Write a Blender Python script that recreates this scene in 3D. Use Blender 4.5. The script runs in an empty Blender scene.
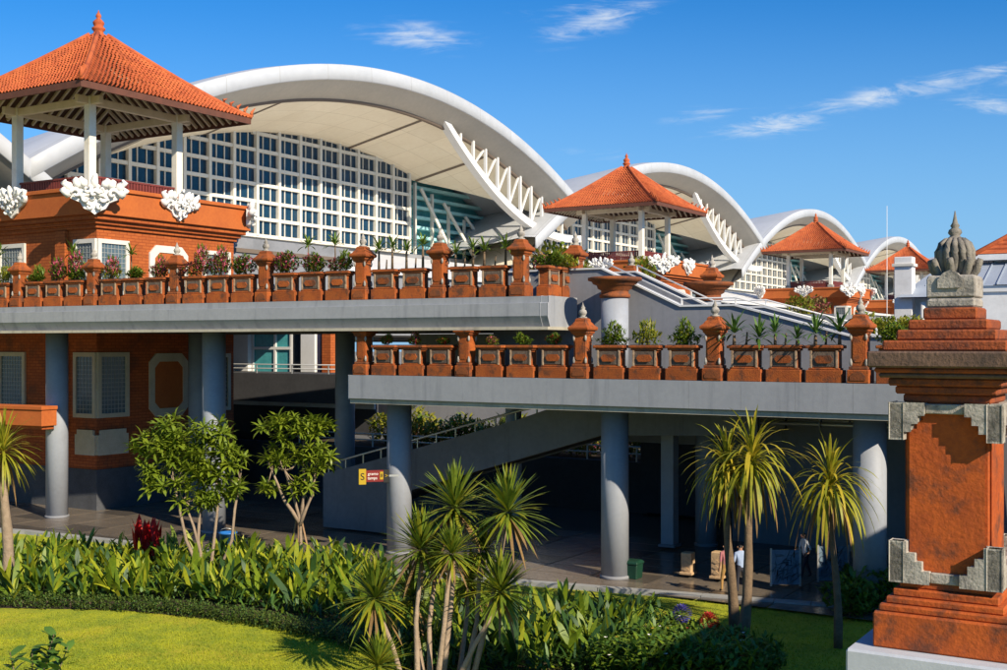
import bpy, bmesh, math, random
from mathutils import Vector, Matrix, noise as mnoise
R = math.radians
random.seed(7)
sc = bpy.context.scene
col = sc.collection

# ------------------------------------------------------------------ camera
FPX = 1180.0                     # focal length in photo pixels (photo is 1007 px wide)
CAMZ = 8.5
cam_d = bpy.data.cameras.new('camera'); cam = bpy.data.objects.new('camera', cam_d); col.objects.link(cam)
cam.location = (0, 0, CAMZ); cam.rotation_euler = (R(90), 0, 0)
cam_d.sensor_width = 36; cam_d.lens = FPX/1007*36
cam_d.shift_y = 10.0/1007
cam_d.clip_start = .1; cam_d.clip_end = 5000
sc.camera = cam

# ------------------------------------------------------------------ the site grid: t runs along the decks, u away along the terminal
TH = R(31.7)
T = Vector((math.cos(TH), -math.sin(TH), 0)); U = Vector((math.sin(TH), math.cos(TH), 0))
ORG = Vector((4.03, 42.7, 0))
def W(a, b, z=0.0): return ORG + T*a + U*b + Vector((0, 0, z))
TH2 = R(27.5); T2 = Vector((math.cos(TH2), -math.sin(TH2), 0)); U2 = Vector((math.sin(TH2), math.cos(TH2), 0)); P2 = W(-2.2, -1.6)   # the upper deck is turned a little
def W2(a, b, z=0.0): return P2 + T2*a + U2*b + Vector((0, 0, z))
def a2(x, b):                    # deck station seen at photo column x, b behind the deck edge
    r = (x-503.5)/FPX; q = P2+U2*b; return (r*q.y-q.x)/(T2.x-r*T2.y)
def px(x, y, Z): return Vector(((x-503.5)*Z/FPX, Z, CAMZ-(y-345)*Z/FPX))
def gp(x, y, z=0.0):             # a point at height z seen at photo pixel x, y
    Z = (CAMZ-z)*FPX/(y-345); return Vector(((x-503.5)*Z/FPX, Z, z))

# ------------------------------------------------------------------ sun, sky, exposure
SUN_EL = R(32); PH = R(20)
sh = T*math.cos(PH) - U*math.sin(PH)
SUN = Vector((sh.x*math.cos(SUN_EL), sh.y*math.cos(SUN_EL), math.sin(SUN_EL)))
sl = bpy.data.lights.new('sun', 'SUN'); sl.energy = 5.0; sl.angle = R(.5); sl.color = (1, .88, .69)
so = bpy.data.objects.new('sun', sl); col.objects.link(so); so.location = (30, -40, 60)
so.rotation_euler = (-SUN).to_track_quat('-Z', 'Y').to_euler()

world = bpy.data.worlds.new('World'); sc.world = world; world.use_nodes = True
nt = world.node_tree; nt.nodes.clear()
class NG:
    def __init__(s, nt): s.nt = nt
    def n(s, t, **k):
        o = s.nt.nodes.new(t)
        for a, v in k.items(): setattr(o, a, v)
        return o
    def set(s, sock, v):
        if isinstance(v, bpy.types.NodeSocket): s.nt.links.new(v, sock)
        elif v is not None:
            if sock.type == 'RGBA' and len(v) == 3: v = (*v, 1)
            sock.default_value = v
    def m(s, op, a, b=None, c=None, clamp=False):
        o = s.n('ShaderNodeMath', operation=op, use_clamp=clamp)
        for i, v in enumerate((a, b, c)):
            if v is not None: s.set(o.inputs[i], v)
        return o.outputs[0]
    def mix(s, f, a, b, blend='MIX'):
        o = s.n('ShaderNodeMix', data_type='RGBA', blend_type=blend)
        s.set(o.inputs[0], f); s.set(o.inputs[6], a); s.set(o.inputs[7], b); return o.outputs[2]
    def noise(s, vec, scale, detail=4, rough=.55, dist=0):
        o = s.n('ShaderNodeTexNoise'); s.set(o.inputs['Vector'], vec)
        o.inputs['Scale'].default_value = scale; o.inputs['Detail'].default_value = detail
        o.inputs['Roughness'].default_value = rough; o.inputs['Distortion'].default_value = dist
        return o.outputs[0]
    def ramp(s, f, lo, hi, a=0., b=1.):
        o = s.n('ShaderNodeMapRange'); o.interpolation_type = 'SMOOTHSTEP'; s.set(o.inputs[0], f)
        for i, v in ((1, lo), (2, hi), (3, a), (4, b)): o.inputs[i].default_value = v
        return o.outputs[0]
    def mapping(s, vec, loc=(0,0,0), rot=(0,0,0), scale=(1,1,1)):
        o = s.n('ShaderNodeMapping'); s.set(o.inputs[0], vec)
        o.inputs[1].default_value = loc; o.inputs[2].default_value = rot; o.inputs[3].default_value = scale
        return o.outputs[0]
g = NG(nt)
sky = g.n('ShaderNodeTexSky', sky_type='NISHITA')
sky.sun_disc = False; sky.sun_elevation = SUN_EL; sky.sun_rotation = math.atan2(SUN.x, SUN.y)
sky.air_density = 1.0; sky.dust_density = .25; sky.ozone_density = 4.0; sky.altitude = 0
hs = g.n('ShaderNodeHueSaturation'); hs.inputs['Saturation'].default_value = 1.25; hs.inputs['Hue'].default_value = .487
g.set(hs.inputs['Color'], sky.outputs[0])
tc = g.n('ShaderNodeTexCoord'); sx = g.n('ShaderNodeSeparateXYZ'); g.set(sx.inputs[0], tc.outputs['Generated'])
# cirrus: fibrous noise on a high flat layer (direction / height), thin everywhere and gathered into a few banks
yy = g.m('MAXIMUM', sx.outputs[1], .05)
cx = g.m('DIVIDE', sx.outputs[0], yy); cy = g.m('DIVIDE', sx.outputs[2], yy)
cv = g.n('ShaderNodeCombineXYZ'); g.set(cv.inputs[0], cx); g.set(cv.inputs[1], cy)
def bank(x, y, w, h, tilt, k):
    mp = g.n('ShaderNodeMapping', vector_type='TEXTURE'); g.set(mp.inputs[0], cv.outputs[0])
    mp.inputs[1].default_value = ((x-503.5)/FPX, (345-y)/FPX, 0); mp.inputs[2].default_value = (0, 0, R(tilt))
    mp.inputs[3].default_value = (w/FPX, h/FPX, 1)
    ln = g.n('ShaderNodeVectorMath', operation='LENGTH'); g.set(ln.inputs[0], mp.outputs[0])
    return g.m('MULTIPLY', g.ramp(ln.outputs['Value'], 0., 1.5, 1., 0.), k)
banks = None
for bk in ((415, 36, 62, 17, -6, .9), (598, 22, 70, 17, 17, .9), (585, 8, 60, 10, 10, .5), (775, 124, 70, 14, 8, 1.), (890, 95, 130, 13, 13, 1.),
           (985, 72, 60, 10, 14, .8), (990, 106, 55, 13, -3, .8), (705, 115, 45, 10, 8, .6), (590, 155, 70, 8, 0, .35), (520, 12, 30, 8, 0, .4), (1120, 60, 140, 20, 12, 1.), (-150, 60, 120, 18, 8, .8)):
    b_ = bank(*bk); banks = b_ if banks is None else g.m('MAXIMUM', banks, b_)
fv = g.mapping(cv.outputs[0], rot=(0, 0, R(-14)), scale=(1, 6.5, 1))
f1 = g.noise(fv, 13, 12, .7, 1.1); f2 = g.noise(g.mapping(cv.outputs[0], loc=(3, 1, 0), rot=(0, 0, R(-35)), scale=(1, 3, 1)), 30, 6, .6, .4)
fib = g.m('ADD', g.m('MULTIPLY', f1, .7), g.m('MULTIPLY', f2, .3))
cl = g.m('MULTIPLY', g.ramp(g.m('ADD', fib, g.m('MULTIPLY', banks, .2)), .53, .82), banks, clamp=True)
haze_low = g.ramp(cy, -.02, .34, .9, 0.)
skyc = g.mix(1., hs.outputs[0], (.5, 1.27, 1.95), 'MULTIPLY')     # the deep tropical blue of the photograph
skyc = g.mix(haze_low, skyc, (4.3, 7.6, 11.4))
skyc = g.mix(g.m('MULTIPLY', cl, .9), skyc, (10.5, 11.5, 12.6))
bg = g.n('ShaderNodeBackground'); g.set(bg.inputs[0], skyc); bg.inputs[1].default_value = .051
wo = g.n('ShaderNodeOutputWorld'); nt.links.new(bg.outputs[0], wo.inputs[0])
sc.view_settings.view_transform = 'Standard'; sc.view_settings.look = 'None'
sc.view_settings.exposure = .52; sc.view_settings.gamma = 1
sc.cycles.max_bounces = 8; sc.cycles.diffuse_bounces = 4

# ------------------------------------------------------------------ materials
MATS = {}
def pm(name, c1, c2=None, scale=2., rough=.8, bump=.0, bscale=None, stain=None, sscale=.7, samt=.5, streak=None, metal=0., trans=0., brick=None, spec=.4, lo=.35, hi=.65, coat=0., vary=0., panels=None):
    m = bpy.data.materials.new(name); m.use_nodes = True; nt = m.node_tree; g = NG(nt)
    bs = nt.nodes['Principled BSDF']; geo = g.n('ShaderNodeNewGeometry'); pos = geo.outputs['Position']
    c = c1 if c2 is None else g.mix(g.ramp(g.noise(pos, scale), lo, hi), c1, c2)
    if c2 is not None: c = g.mix(.5, c, g.mix(g.ramp(g.noise(pos, scale*9, 3), .3, .7), c1, c2))
    hgt = None
    if vary:                     # each piece fired or weathered a little differently
        oi = g.n('ShaderNodeObjectInfo'); c = g.mix(g.m('MULTIPLY', oi.outputs['Random'], vary), c, tuple(v*.35 for v in c1))
    if panels:                   # fine joints between cladding sheets, in the axes of the site grid
        pv = g.mapping(pos, rot=(0, 0, TH)); sp_ = g.n('ShaderNodeSeparateXYZ'); g.set(sp_.inputs[0], pv); pc = g.n('ShaderNodeCombineXYZ'); g.set(pc.inputs[0], sp_.outputs[1]); g.set(pc.inputs[1], sp_.outputs[0])
        pt = g.n('ShaderNodeTexBrick'); g.set(pt.inputs['Vector'], pc.outputs[0]); pt.inputs['Scale'].default_value = 1; pt.offset = 0
        pt.inputs['Brick Width'].default_value = panels[0]; pt.inputs['Row Height'].default_value = panels[1]; pt.inputs['Mortar Size'].default_value = .04
        pt.inputs['Color1'].default_value = (1, 1, 1, 1); pt.inputs['Color2'].default_value = (.93, .93, .92, 1); pt.inputs['Mortar'].default_value = (.78, .76, .72, 1)
        c = g.mix(1., c, pt.outputs[0], 'MULTIPLY')
    if brick:                    # thin courses on brickwork, in the axes of the site grid
        bw, bh, mort = brick
        gv = g.mapping(pos, rot=(0, 0, TH)); s3 = g.n('ShaderNodeSeparateXYZ'); g.set(s3.inputs[0], gv)
        cb = g.n('ShaderNodeCombineXYZ'); g.set(cb.inputs[0], g.m('ADD', s3.outputs[0], s3.outputs[1])); g.set(cb.inputs[1], s3.outputs[2])
        bt = g.n('ShaderNodeTexBrick'); g.set(bt.inputs['Vector'], cb.outputs[0]); bt.inputs['Scale'].default_value = 1
        bt.inputs['Brick Width'].default_value = bw; bt.inputs['Row Height'].default_value = bh; bt.inputs['Mortar Size'].default_value = .02
        bt.inputs['Color1'].default_value = (1, 1, 1, 1); bt.inputs['Color2'].default_value = (.72, .7, .68, 1); bt.inputs['Mortar'].default_value = (*mort, 1)
        c = g.mix(.85, c, bt.outputs[0], 'MULTIPLY'); hgt = bt.outputs['Fac']
    if stain:
        c = g.mix(g.m('MULTIPLY', g.ramp(g.noise(pos, sscale, 7, .65), .48, .68), samt), c, stain)
    if streak:                   # rain streaks down a vertical face
        sv = g.mapping(pos, scale=(1, 1, .09)); c = g.mix(g.m('MULTIPLY', g.ramp(g.noise(sv, 2.6, 5, .6), .5, .75), .55), c, streak)
    g.set(bs.inputs['Base Color'], c); bs.inputs['Roughness'].default_value = rough; bs.inputs['Metallic'].default_value = metal
    bs.inputs['Specular IOR Level'].default_value = spec; bs.inputs['Coat Weight'].default_value = coat
    if bump:
        bp = g.n('ShaderNodeBump'); bp.inputs['Strength'].default_value = bump; bp.inputs['Distance'].default_value = .03
        g.set(bp.inputs['Height'], g.noise(pos, bscale or scale*8, 5)); g.set(bs.inputs['Normal'], bp.outputs[0])
    if trans:                    # leaves let some light through
        tr = g.n('ShaderNodeBsdfTranslucent'); g.set(tr.inputs[0], c); ms = g.n('ShaderNodeMixShader'); ms.inputs[0].default_value = trans
        out = nt.nodes['Material Output']; nt.links.new(bs.outputs[0], ms.inputs[1]); nt.links.new(tr.outputs[0], ms.inputs[2]); nt.links.new(ms.outputs[0], out.inputs[0])
    MATS[name] = m; return m
pm('terracotta', (.45,.11,.016), (.27,.058,.012), 2.2, .85, .6, 25, stain=(.07,.035,.02), sscale=2.6, samt=.85, vary=.55)
pm('terracotta_dark', (.33,.09,.02), (.17,.055,.022), 2, .9, .5, 30, stain=(.05,.035,.028), sscale=1.5, samt=.7, vary=.4)
pm('brickwork', (.46,.115,.02), (.37,.085,.016), .6, .85, .2, 20, brick=(.5,.16,(.55,.42,.36)))
pm('brick_low', (.48,.11,.025), (.36,.08,.02), .7, .85, .2, 20, brick=(.5,.16,(.5,.4,.36)), stain=(.08,.04,.025), samt=.5)
pm('brick_smooth', (.47,.12,.022), (.38,.09,.018), .8, .85, .2, 20)
pm('roof_tile', (.52,.13,.035), (.38,.07,.02), 1.3, .8, .3, 30, stain=(.22,.04,.014), sscale=1.2, samt=.6)
pm('roof_edge', (.14,.05,.03), (.09,.035,.022), 2, .8)
pm('under_boards', (.10,.05,.03), (.06,.03,.02), 3, .8)
pm('cream_wood', (.72,.62,.45), (.62,.52,.36), 2, .6)
pm('post_white', (.80,.76,.66), (.72,.67,.56), 1.5, .6, stain=(.45,.38,.28), samt=.3)
pm('red_rail', (.20,.035,.025), (.13,.025,.02), 3, .6)
pm('white_carving', (.84,.82,.78), (.74,.71,.66), 3, .8, .4, 20, stain=(.4,.36,.32), sscale=2, samt=.35)
pm('white_frame', (.66,.63,.56), (.58,.55,.48), 2, .7)
pm('old_frame', (.55,.46,.34), (.45,.37,.26), 2, .7)
pm('concrete', (.31,.32,.34), (.27,.28,.30), .7, .85, .15, 30, streak=(.17,.18,.20))
pm('concrete_smooth', (.25,.255,.27), (.21,.215,.23), .5, .8, .08, 30, stain=(.15,.155,.165), sscale=.5, samt=.5)
pm('ramp_grey', (.19,.195,.205), (.15,.155,.165), .5, .85, .1, 30, streak=(.10,.10,.11))  # grey lowered to put under-deck shade into the colour
pm('concrete_wall', (.24,.245,.265), (.205,.21,.23), .6, .85, .1, 30, streak=(.15,.155,.17))
pm('deck_underside', (.075,.07,.06), (.05,.048,.042), .5, .9, streak=None, stain=(.03,.028,.025), sscale=.4)  # very dark base holds the shade below the decks, with darker mottling
pm('concrete_dark', (.055,.055,.06), (.04,.04,.045), .6, .9)  # concrete darkened so its colour carries the undercroft shade
pm('column_paint', (.31,.33,.37), (.27,.29,.33), .8, .6, .08, 20, stain=(.24,.24,.25), sscale=.8, samt=.35, streak=(.26,.265,.28))
pm('lip_beige', (.46,.42,.33), (.36,.33,.26), 1, .8, streak=(.2,.18,.14))
pm('white_paint', (.70,.69,.67), (.64,.63,.61), .6, .5, stain=(.6,.58,.54), sscale=.4, samt=.3)
pm('roof_skin', (.50,.515,.54), (.44,.455,.48), .12, .45, stain=(.36,.37,.385), sscale=.15, samt=.5, panels=(6.1, 5.2))
pm('fascia_under', (.44,.40,.34), (.38,.35,.30), .3, .6)
pm('soffit', (.88,.79,.62), (.82,.72,.55), .25, .7, stain=(.7,.6,.44), sscale=.12, samt=.45, panels=(4.1, 2.9))
pm('seam_dark', (.16,.12,.09), None, rough=.8)
pm('glass_blue', (.008,.028,.055), (.012,.045,.085), .35, .18, spec=.35)
pm('glass_dark', (.02,.03,.04), (.035,.05,.06), .8, .08, spec=.6)
pm('glass_teal', (.05,.26,.29), (.09,.40,.43), .5, .2)
pm('teal_slat', (.42,.72,.72), (.26,.58,.60), .6, .4)
pm('glass_lattice', (.10,.14,.16), (.07,.10,.12), 1, .15, spec=.6)
pm('lattice_bar', (.30,.31,.29), None, rough=.6)
pm('grey_stone', (.40,.365,.315), (.28,.25,.215), 3, .9, .7, 18, stain=(.09,.085,.08), sscale=3, samt=.7)
pm('finial_stone', (.23,.205,.17), (.15,.135,.115), 4, .9, .6, 20, stain=(.06,.055,.05), sscale=4, samt=.6)
pm('plaque', (.60,.50,.36), (.48,.39,.27), 2, .85, .4, 15)
pm('dark_stone', (.085,.09,.10), (.055,.058,.065), 1.5, .85, .4, 8)
pm('planter_panel', (.17,.12,.085), (.07,.05,.04), 6, .9, .6, 25)
pm('worn_edge', (.46,.33,.21), (.26,.15,.09), 5, .9, .5, 25, stain=(.08,.05,.04), sscale=4, samt=.7)  # paler mottled tone for the planter corner strips
pm('pillar_orange', (.46,.090,.010), (.30,.055,.008), 1.3, .8, .5, 14, stain=(.10,.035,.018), sscale=1.9, samt=.85, streak=(.20,.05,.02))
pm('pillar_course', (.34,.075,.015), (.17,.045,.02), 3, .9, .7, 16, stain=(.055,.03,.022), sscale=2.5, samt=.8)
pm('ledge_brown', (.17,.10,.065), (.10,.06,.042), 2, .9, .7, 14, stain=(.045,.035,.03), sscale=1.5, samt=.7)
pm('plinth_grey', (.46,.48,.52), (.40,.42,.46), 1, .8, .1, 20)
pm('paving', (.12,.10,.08), (.085,.072,.06), .8, .2, .05, 20)  # floor colour darkened to deepen the shade under the decks
pm('paving_light', (.20,.16,.12), (.14,.115,.09), .9, .22, .1, 20)
pm('kerb', (.33,.33,.32), (.26,.26,.25), 1.2, .85, .2, 20)
pm('ground_far', (.26,.24,.21), (.20,.19,.165), .05, .9)
pm('soil', (.055,.038,.022), (.035,.025,.016), 4, .95, .6, 12)
pm('lawn', (.40,.40,.012), (.17,.23,.012), .9, .95, .8, 30, stain=(.46,.38,.02), sscale=.35, samt=.7)
pm('blade', (.42,.42,.014), (.16,.23,.014), .9, .8, trans=.3)
LT = .32
pm('leaf_canna', (.20,.27,.014), (.10,.17,.012), 1.2, .5, trans=LT)
pm('leaf_canna_light', (.42,.42,.022), (.26,.31,.02), 1.5, .5, trans=LT)
pm('leaf_canna_dark', (.035,.085,.015), (.02,.055,.012), 1.5, .5, trans=.2)
pm('leaf_hedge', (.10,.14,.016), (.05,.085,.012), 3, .6, trans=.2)
pm('leaf_tree', (.25,.30,.022), (.11,.175,.015), 1.3, .4, trans=LT)
pm('leaf_dracaena', (.20,.25,.022), (.09,.15,.018), 1.5, .45, trans=.25)
pm('leaf_dry', (.28,.17,.06), (.17,.10,.04), 3, .8, trans=.2)
pm('leaf_palm', (.36,.33,.02), (.18,.21,.014), 1.5, .5, trans=LT)
pm('leaf_palm_yellow', (.55,.42,.03), (.38,.31,.025), 1.5, .5, trans=LT)
pm('leaf_bush', (.10,.19,.025), (.055,.12,.018), 2.5, .5, trans=.2)
pm('leaf_pot', (.17,.24,.02), (.08,.14,.014), 4, .5, trans=.25)
pm('leaf_yellow', (.34,.30,.03), (.2,.22,.02), 3, .5, trans=.3)
pm('leaf_red', (.62,.010,.012), (.42,.008,.01), 3, .5, trans=.25)
pm('flower_pink', (.72,.16,.22), (.55,.08,.14), 5, .6, trans=.3)
pm('flower_red', (.5,.05,.02), (.4,.03,.03), 5, .6, trans=.3)
pm('flower_yellow', (.6,.42,.04), None, rough=.6, trans=.3)
pm('flower_violet', (.08,.06,.32), (.05,.05,.22), 5, .6, trans=.2)
pm('bark', (.20,.135,.08), (.11,.075,.045), 5, .9, .8, 20)
pm('bark_pale', (.34,.25,.17), (.22,.16,.105), 5, .9, .8, 20)
pm('stake', (.38,.24,.13), (.28,.17,.09), 4, .8)
pm('rail_metal', (.55,.55,.53), None, rough=.35, metal=.6)
pm('sign_red', (.20,.015,.012), (.16,.012,.01), 3, .5)
pm('sign_yellow', (.42,.28,.01), None, rough=.5)
pm('sign_black', (.015,.014,.012), None, rough=.5)
pm('sign_white', (.8,.76,.7), None, rough=.5)
pm('bin_green', (.008,.05,.028), (.006,.035,.02), 2, .5)
pm('blue_plastic', (.02,.14,.42), None, rough=.4)
pm('etched_glass', (.20,.27,.34), (.13,.19,.25), 5, .15, spec=.6)  # sky reflection in the floor, painted as a pale blue
pm('sandstone', (.55,.37,.2), (.38,.25,.14), 4, .9, .5, 20)
pm('metal_roof', (.33,.37,.43), (.28,.32,.38), .5, .5)
pm('render_white', (.74,.735,.72), (.66,.655,.64), .5, .8, stain=(.5,.49,.47), sscale=.5, samt=.3)
pm('door_orange', (.52,.17,.045), (.44,.14,.035), 1, .6)
pm('skin', (.36,.19,.115), None, rough=.6); pm('hair', (.012,.01,.009), None, rough=.5)
pm('cloth_blue', (.34,.42,.58), (.26,.33,.48), 6, .9); pm('cloth_dark', (.03,.03,.04), None, rough=.9)
pm('cloth_pink', (.42,.15,.18), (.30,.11,.10), 9, .9); pm('cloth_batik', (.48,.30,.09), (.30,.14,.05), 9, .9); pm('cloth_white', (.6,.6,.6), None, rough=.9); pm('shoe', (.02,.02,.02), None, rough=.6)

# ------------------------------------------------------------------ mesh helpers
class MB:
    def __init__(s): s.v = []; s.f = []; s.m = []; s.s = []
    def add(s, vs, fs, mi=0, sm=False, M=None):
        o = len(s.v)
        s.v.extend([tuple(M @ Vector(p)) for p in vs] if M is not None else [tuple(p) for p in vs])
        for f in fs: s.f.append([o+i for i in f]); s.m.append(mi); s.s.append(sm)
        return s
    def box(s, x0, x1, y0, y1, z0, z1, mi=0, M=None):
        return s.add([(x0,y0,z0),(x1,y0,z0),(x1,y1,z0),(x0,y1,z0),(x0,y0,z1),(x1,y0,z1),(x1,y1,z1),(x0,y1,z1)],
              [(0,3,2,1),(4,5,6,7),(0,1,5,4),(1,2,6,5),(2,3,7,6),(3,0,4,7)], mi, False, M)
    def cbox(s, w, d, z0, z1, mi=0, cx=0, cy=0): return s.box(cx-w/2, cx+w/2, cy-d/2, cy+d/2, z0, z1, mi)
    def lathe(s, prof, n=24, c=(0,0,0), mi=0, sm=True, sq=False, cap=True, M=None):
        if sq: n = 4; sm = False
        k = math.sqrt(2) if sq else 1; a0 = math.pi/4 if sq else 0
        vs = [(c[0]+r*k*math.cos(a0+2*math.pi*i/n), c[1]+r*k*math.sin(a0+2*math.pi*i/n), c[2]+z) for r, z in prof for i in range(n)]
        fs = [(j*n+i, j*n+(i+1)%n, (j+1)*n+(i+1)%n, (j+1)*n+i) for j in range(len(prof)-1) for i in range(n)]
        s.add(vs, fs, mi, sm, M)
        if cap:
            o = len(s.v)-len(vs); L = len(prof)-1
            s.f.append([o+i for i in range(n)][::-1]); s.m.append(mi); s.s.append(False)
            s.f.append([o+L*n+i for i in range(n)]); s.m.append(mi); s.s.append(False)
        return s
    def tube(s, pts, rad, n=8, mi=0, sm=True):
        pts = [Vector(p) for p in pts]; rad = rad if hasattr(rad, '__len__') else [rad]*len(pts)
        vs = []; up = Vector((.3, .2, 1)).normalized()
        for i, p in enumerate(pts):
            d = (pts[min(i+1, len(pts)-1)]-pts[max(i-1, 0)]).normalized()
            x = d.cross(up)
            if x.length < .05: x = d.cross(Vector((1, 0, 0)))
            x.normalize(); y = x.cross(d)
            vs += [p+(x*math.cos(2*math.pi*k/n)+y*math.sin(2*math.pi*k/n))*rad[i] for k in range(n)]
        fs = [(j*n+i, (j+1)*n+i, (j+1)*n+(i+1)%n, j*n+(i+1)%n) for j in range(len(pts)-1) for i in range(n)]
        fs += [tuple(range(n)), tuple((len(pts)-1)*n+i for i in range(n))[::-1]]
        return s.add(vs, fs, mi, sm)
    def prism(s, poly, h0, h1, axis='y', mi=0, M=None):   # polygon extruded along axis; poly in the other two axes
        n = len(poly)
        def P(p, h): return {'y': (p[0], h, p[1]), 'x': (h, p[0], p[1]), 'z': (p[0], p[1], h)}[axis]
        vs = [P(p, h0) for p in poly]+[P(p, h1) for p in poly]
        fs = [tuple(range(n)), tuple(range(n, 2*n))[::-1]]+[(i, (i+1)%n, n+(i+1)%n, n+i) for i in range(n)]
        return s.add(vs, fs, mi, False, M)
    def bar(s, p, q, w, d=None, mi=0):      # a square bar between two points
        p, q = Vector(p), Vector(q); d = d or w; ax = (q-p).normalized()
        x = ax.cross(Vector((0,0,1)));
        if x.length < .02: x = Vector((1,0,0))
        x.normalize(); y = x.cross(ax)
        vs = [c+x*i*w/2+y*j*d/2 for c in (p, q) for i, j in ((-1,-1),(1,-1),(1,1),(-1,1))]
        return s.add(vs, [(3,2,1,0),(4,5,6,7),(0,1,5,4),(1,2,6,5),(2,3,7,6),(3,0,4,7)], mi)
    def blade(s, p, d, L, w, droop=.4, mi=0, seg=4, up=None, cup=0.):   # one long leaf, bending down under its weight
        p = Vector(p); d = Vector(d).normalized()
        side = d.cross(Vector((0,0,1)))
        if side.length < .05: side = Vector((random.uniform(-1,1), random.uniform(-1,1), 0))
        side.normalize(); vs = []; q = p.copy(); dd = d.copy()
        for i in range(seg+1):
            t = i/seg; ww = w*.5*(.45+1.1*t)*(1-t)**.55*1.25 if i < seg else 0
            nn = side.cross(dd)
            if i < seg: vs += [q-side*ww+nn*cup*ww, q+side*ww+nn*cup*ww]
            else: vs.append(q.copy())
            q = q+dd*(L/seg); dd = (dd+Vector((0,0,-droop/seg))).normalized()
        fs = [(2*i, 2*i+1, 2*i+3, 2*i+2) for i in range(seg-1)]+[(2*seg-2, 2*seg-1, 2*seg)]
        return s.add(vs, fs, mi, True)
    def mesh(s, name, mats, bevel=0, smooth=False):
        me = bpy.data.meshes.new(name); me.from_pydata(s.v, [], s.f)
        for mm in (mats if isinstance(mats, (list, tuple)) else [mats]): me.materials.append(MATS[mm])
        me.polygons.foreach_set('material_index', s.m); me.polygons.foreach_set('use_smooth', [bool(x) or smooth for x in s.s]); me.update()
        if bevel:
            bm = bmesh.new(); bm.from_mesh(me)
            es = [e for e in bm.edges if len(e.link_faces) == 2 and e.calc_face_angle(0) > .5]
            bmesh.ops.bevel(bm, geom=es, offset=bevel, segments=1, affect='EDGES', clamp_overlap=True); bm.to_mesh(me); bm.free()
        return me
    def build(s, name, mats, parent=None, bevel=0, **k):
        return link(name, s.mesh(name, mats, bevel), parent, **k)
def link(name, me, parent=None, loc=(0,0,0), rz=0., rot=None, scale=None):
    o = bpy.data.objects.new(name, me); col.objects.link(o); o.parent = parent; o.location = loc
    o.rotation_euler = rot if rot else (0, 0, rz)
    if scale: o.scale = scale if hasattr(scale, '__len__') else (scale,)*3
    return o
def tag(o, label, cat, group=None):
    o['label'] = label; o['category'] = cat
    if group: o['group'] = group
    return o
def thing(name, label, cat, loc=(0,0,0), rz=0., group=None, scale=None):
    return tag(link(name, None, None, loc, rz, scale=scale), label, cat, group)
def site(name, label, cat, a=0, b=0, z=0, group=None): return thing(name, label, cat, W(a, b, z), -TH, group)
def struct(o): o['kind'] = 'structure'; return o
def stuff(o): o['kind'] = 'stuff'; return o
def copy_tree(o, parent=None):
    c = o.copy(); col.objects.link(c); c.parent = parent
    for ch in o.children: copy_tree(ch, c)
    return c
ORD = ['first', 'second', 'third', 'fourth', 'fifth', 'sixth', 'seventh', 'eighth', 'ninth']
rnd = random.uniform

# ================================================================== THE SETTING
def sheet(name, pts, m, z=None): 
    mb = MB(); mb.add([(p[0], p[1], p[2] if z is None else z) for p in pts], [tuple(range(len(pts)))]); return struct(mb.build(name, m))
sheet('ground', [(-900,-400),(1200,-400),(1200,1500),(-900,1500)], 'ground_far', -.06)
kerb_pts = [gp(-320, 508, .1), gp(30, 531, .1), gp(380, 569, .1), gp(600, 587, .1), gp(850, 606, .1), gp(1250, 640, .1)]
# lawn: everything in front of the kerb
sheet('lawn', [(-70,-20), (60,-20)]+[(p.x, p.y+.05) for p in kerb_pts[::-1]], 'lawn', 0.)
# the floor under the decks: a slab with a kerb, tile strips laid on it
fl = MB(); poly = [(p.x, p.y) for p in kerb_pts]+[tuple(W(45, 30)[:2]), tuple(W(-80, 30)[:2])]
fl.prism(poly, -.05, .08, 'z'); floor = struct(fl.build('pavement', 'paving'))
kb = MB()
for p, q in zip(kerb_pts[:-1], kerb_pts[1:]):
    d = (q-p).normalized(); nn = Vector((-d.y, d.x, 0)); L = (q-p).length; k = int(L/1.1)
    for i in range(k):
        A = p+d*(L*i/k+.012); B = p+d*(L*(i+1)/k-.012)
        m_ = MB(); m_.add([A-nn*.32, B-nn*.32, B+nn*.06, A+nn*.06]+[v+Vector((0,0,.3)) for v in (A-nn*.32, B-nn*.32, B+nn*.06, A+nn*.06)],
              [(0,3,2,1),(4,5,6,7),(0,1,5,4),(1,2,6,5),(2,3,7,6),(3,0,4,7)])
        for i_ in range(8): m_.v[i_] = (m_.v[i_][0], m_.v[i_][1], m_.v[i_][2]-.25)
        m_.build('kerbstone', 'kerb', floor)
tileA = MB().box(-1.17, 1.17, -.72, .72, 0, .012).mesh('tile', 'paving_light'); tileB = MB().box(-1.17, 1.17, -.72, .72, 0, .012).mesh('tile_dark', 'paving')
for i in range(-15, 8):
    for j in range(-3, 6):
        a, b = i*2.4+.3, j*1.5+.4
        w = W(a, b)
        # keep the tiles behind the kerb line
        if not (b > -3.2+.16*(a+27)*.35 and b < 8 and a < 17): continue
        link('paving_tile', tileA if (i+2*j) % 5 else tileB, floor, W(a, b, .08+.002), -TH)

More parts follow.
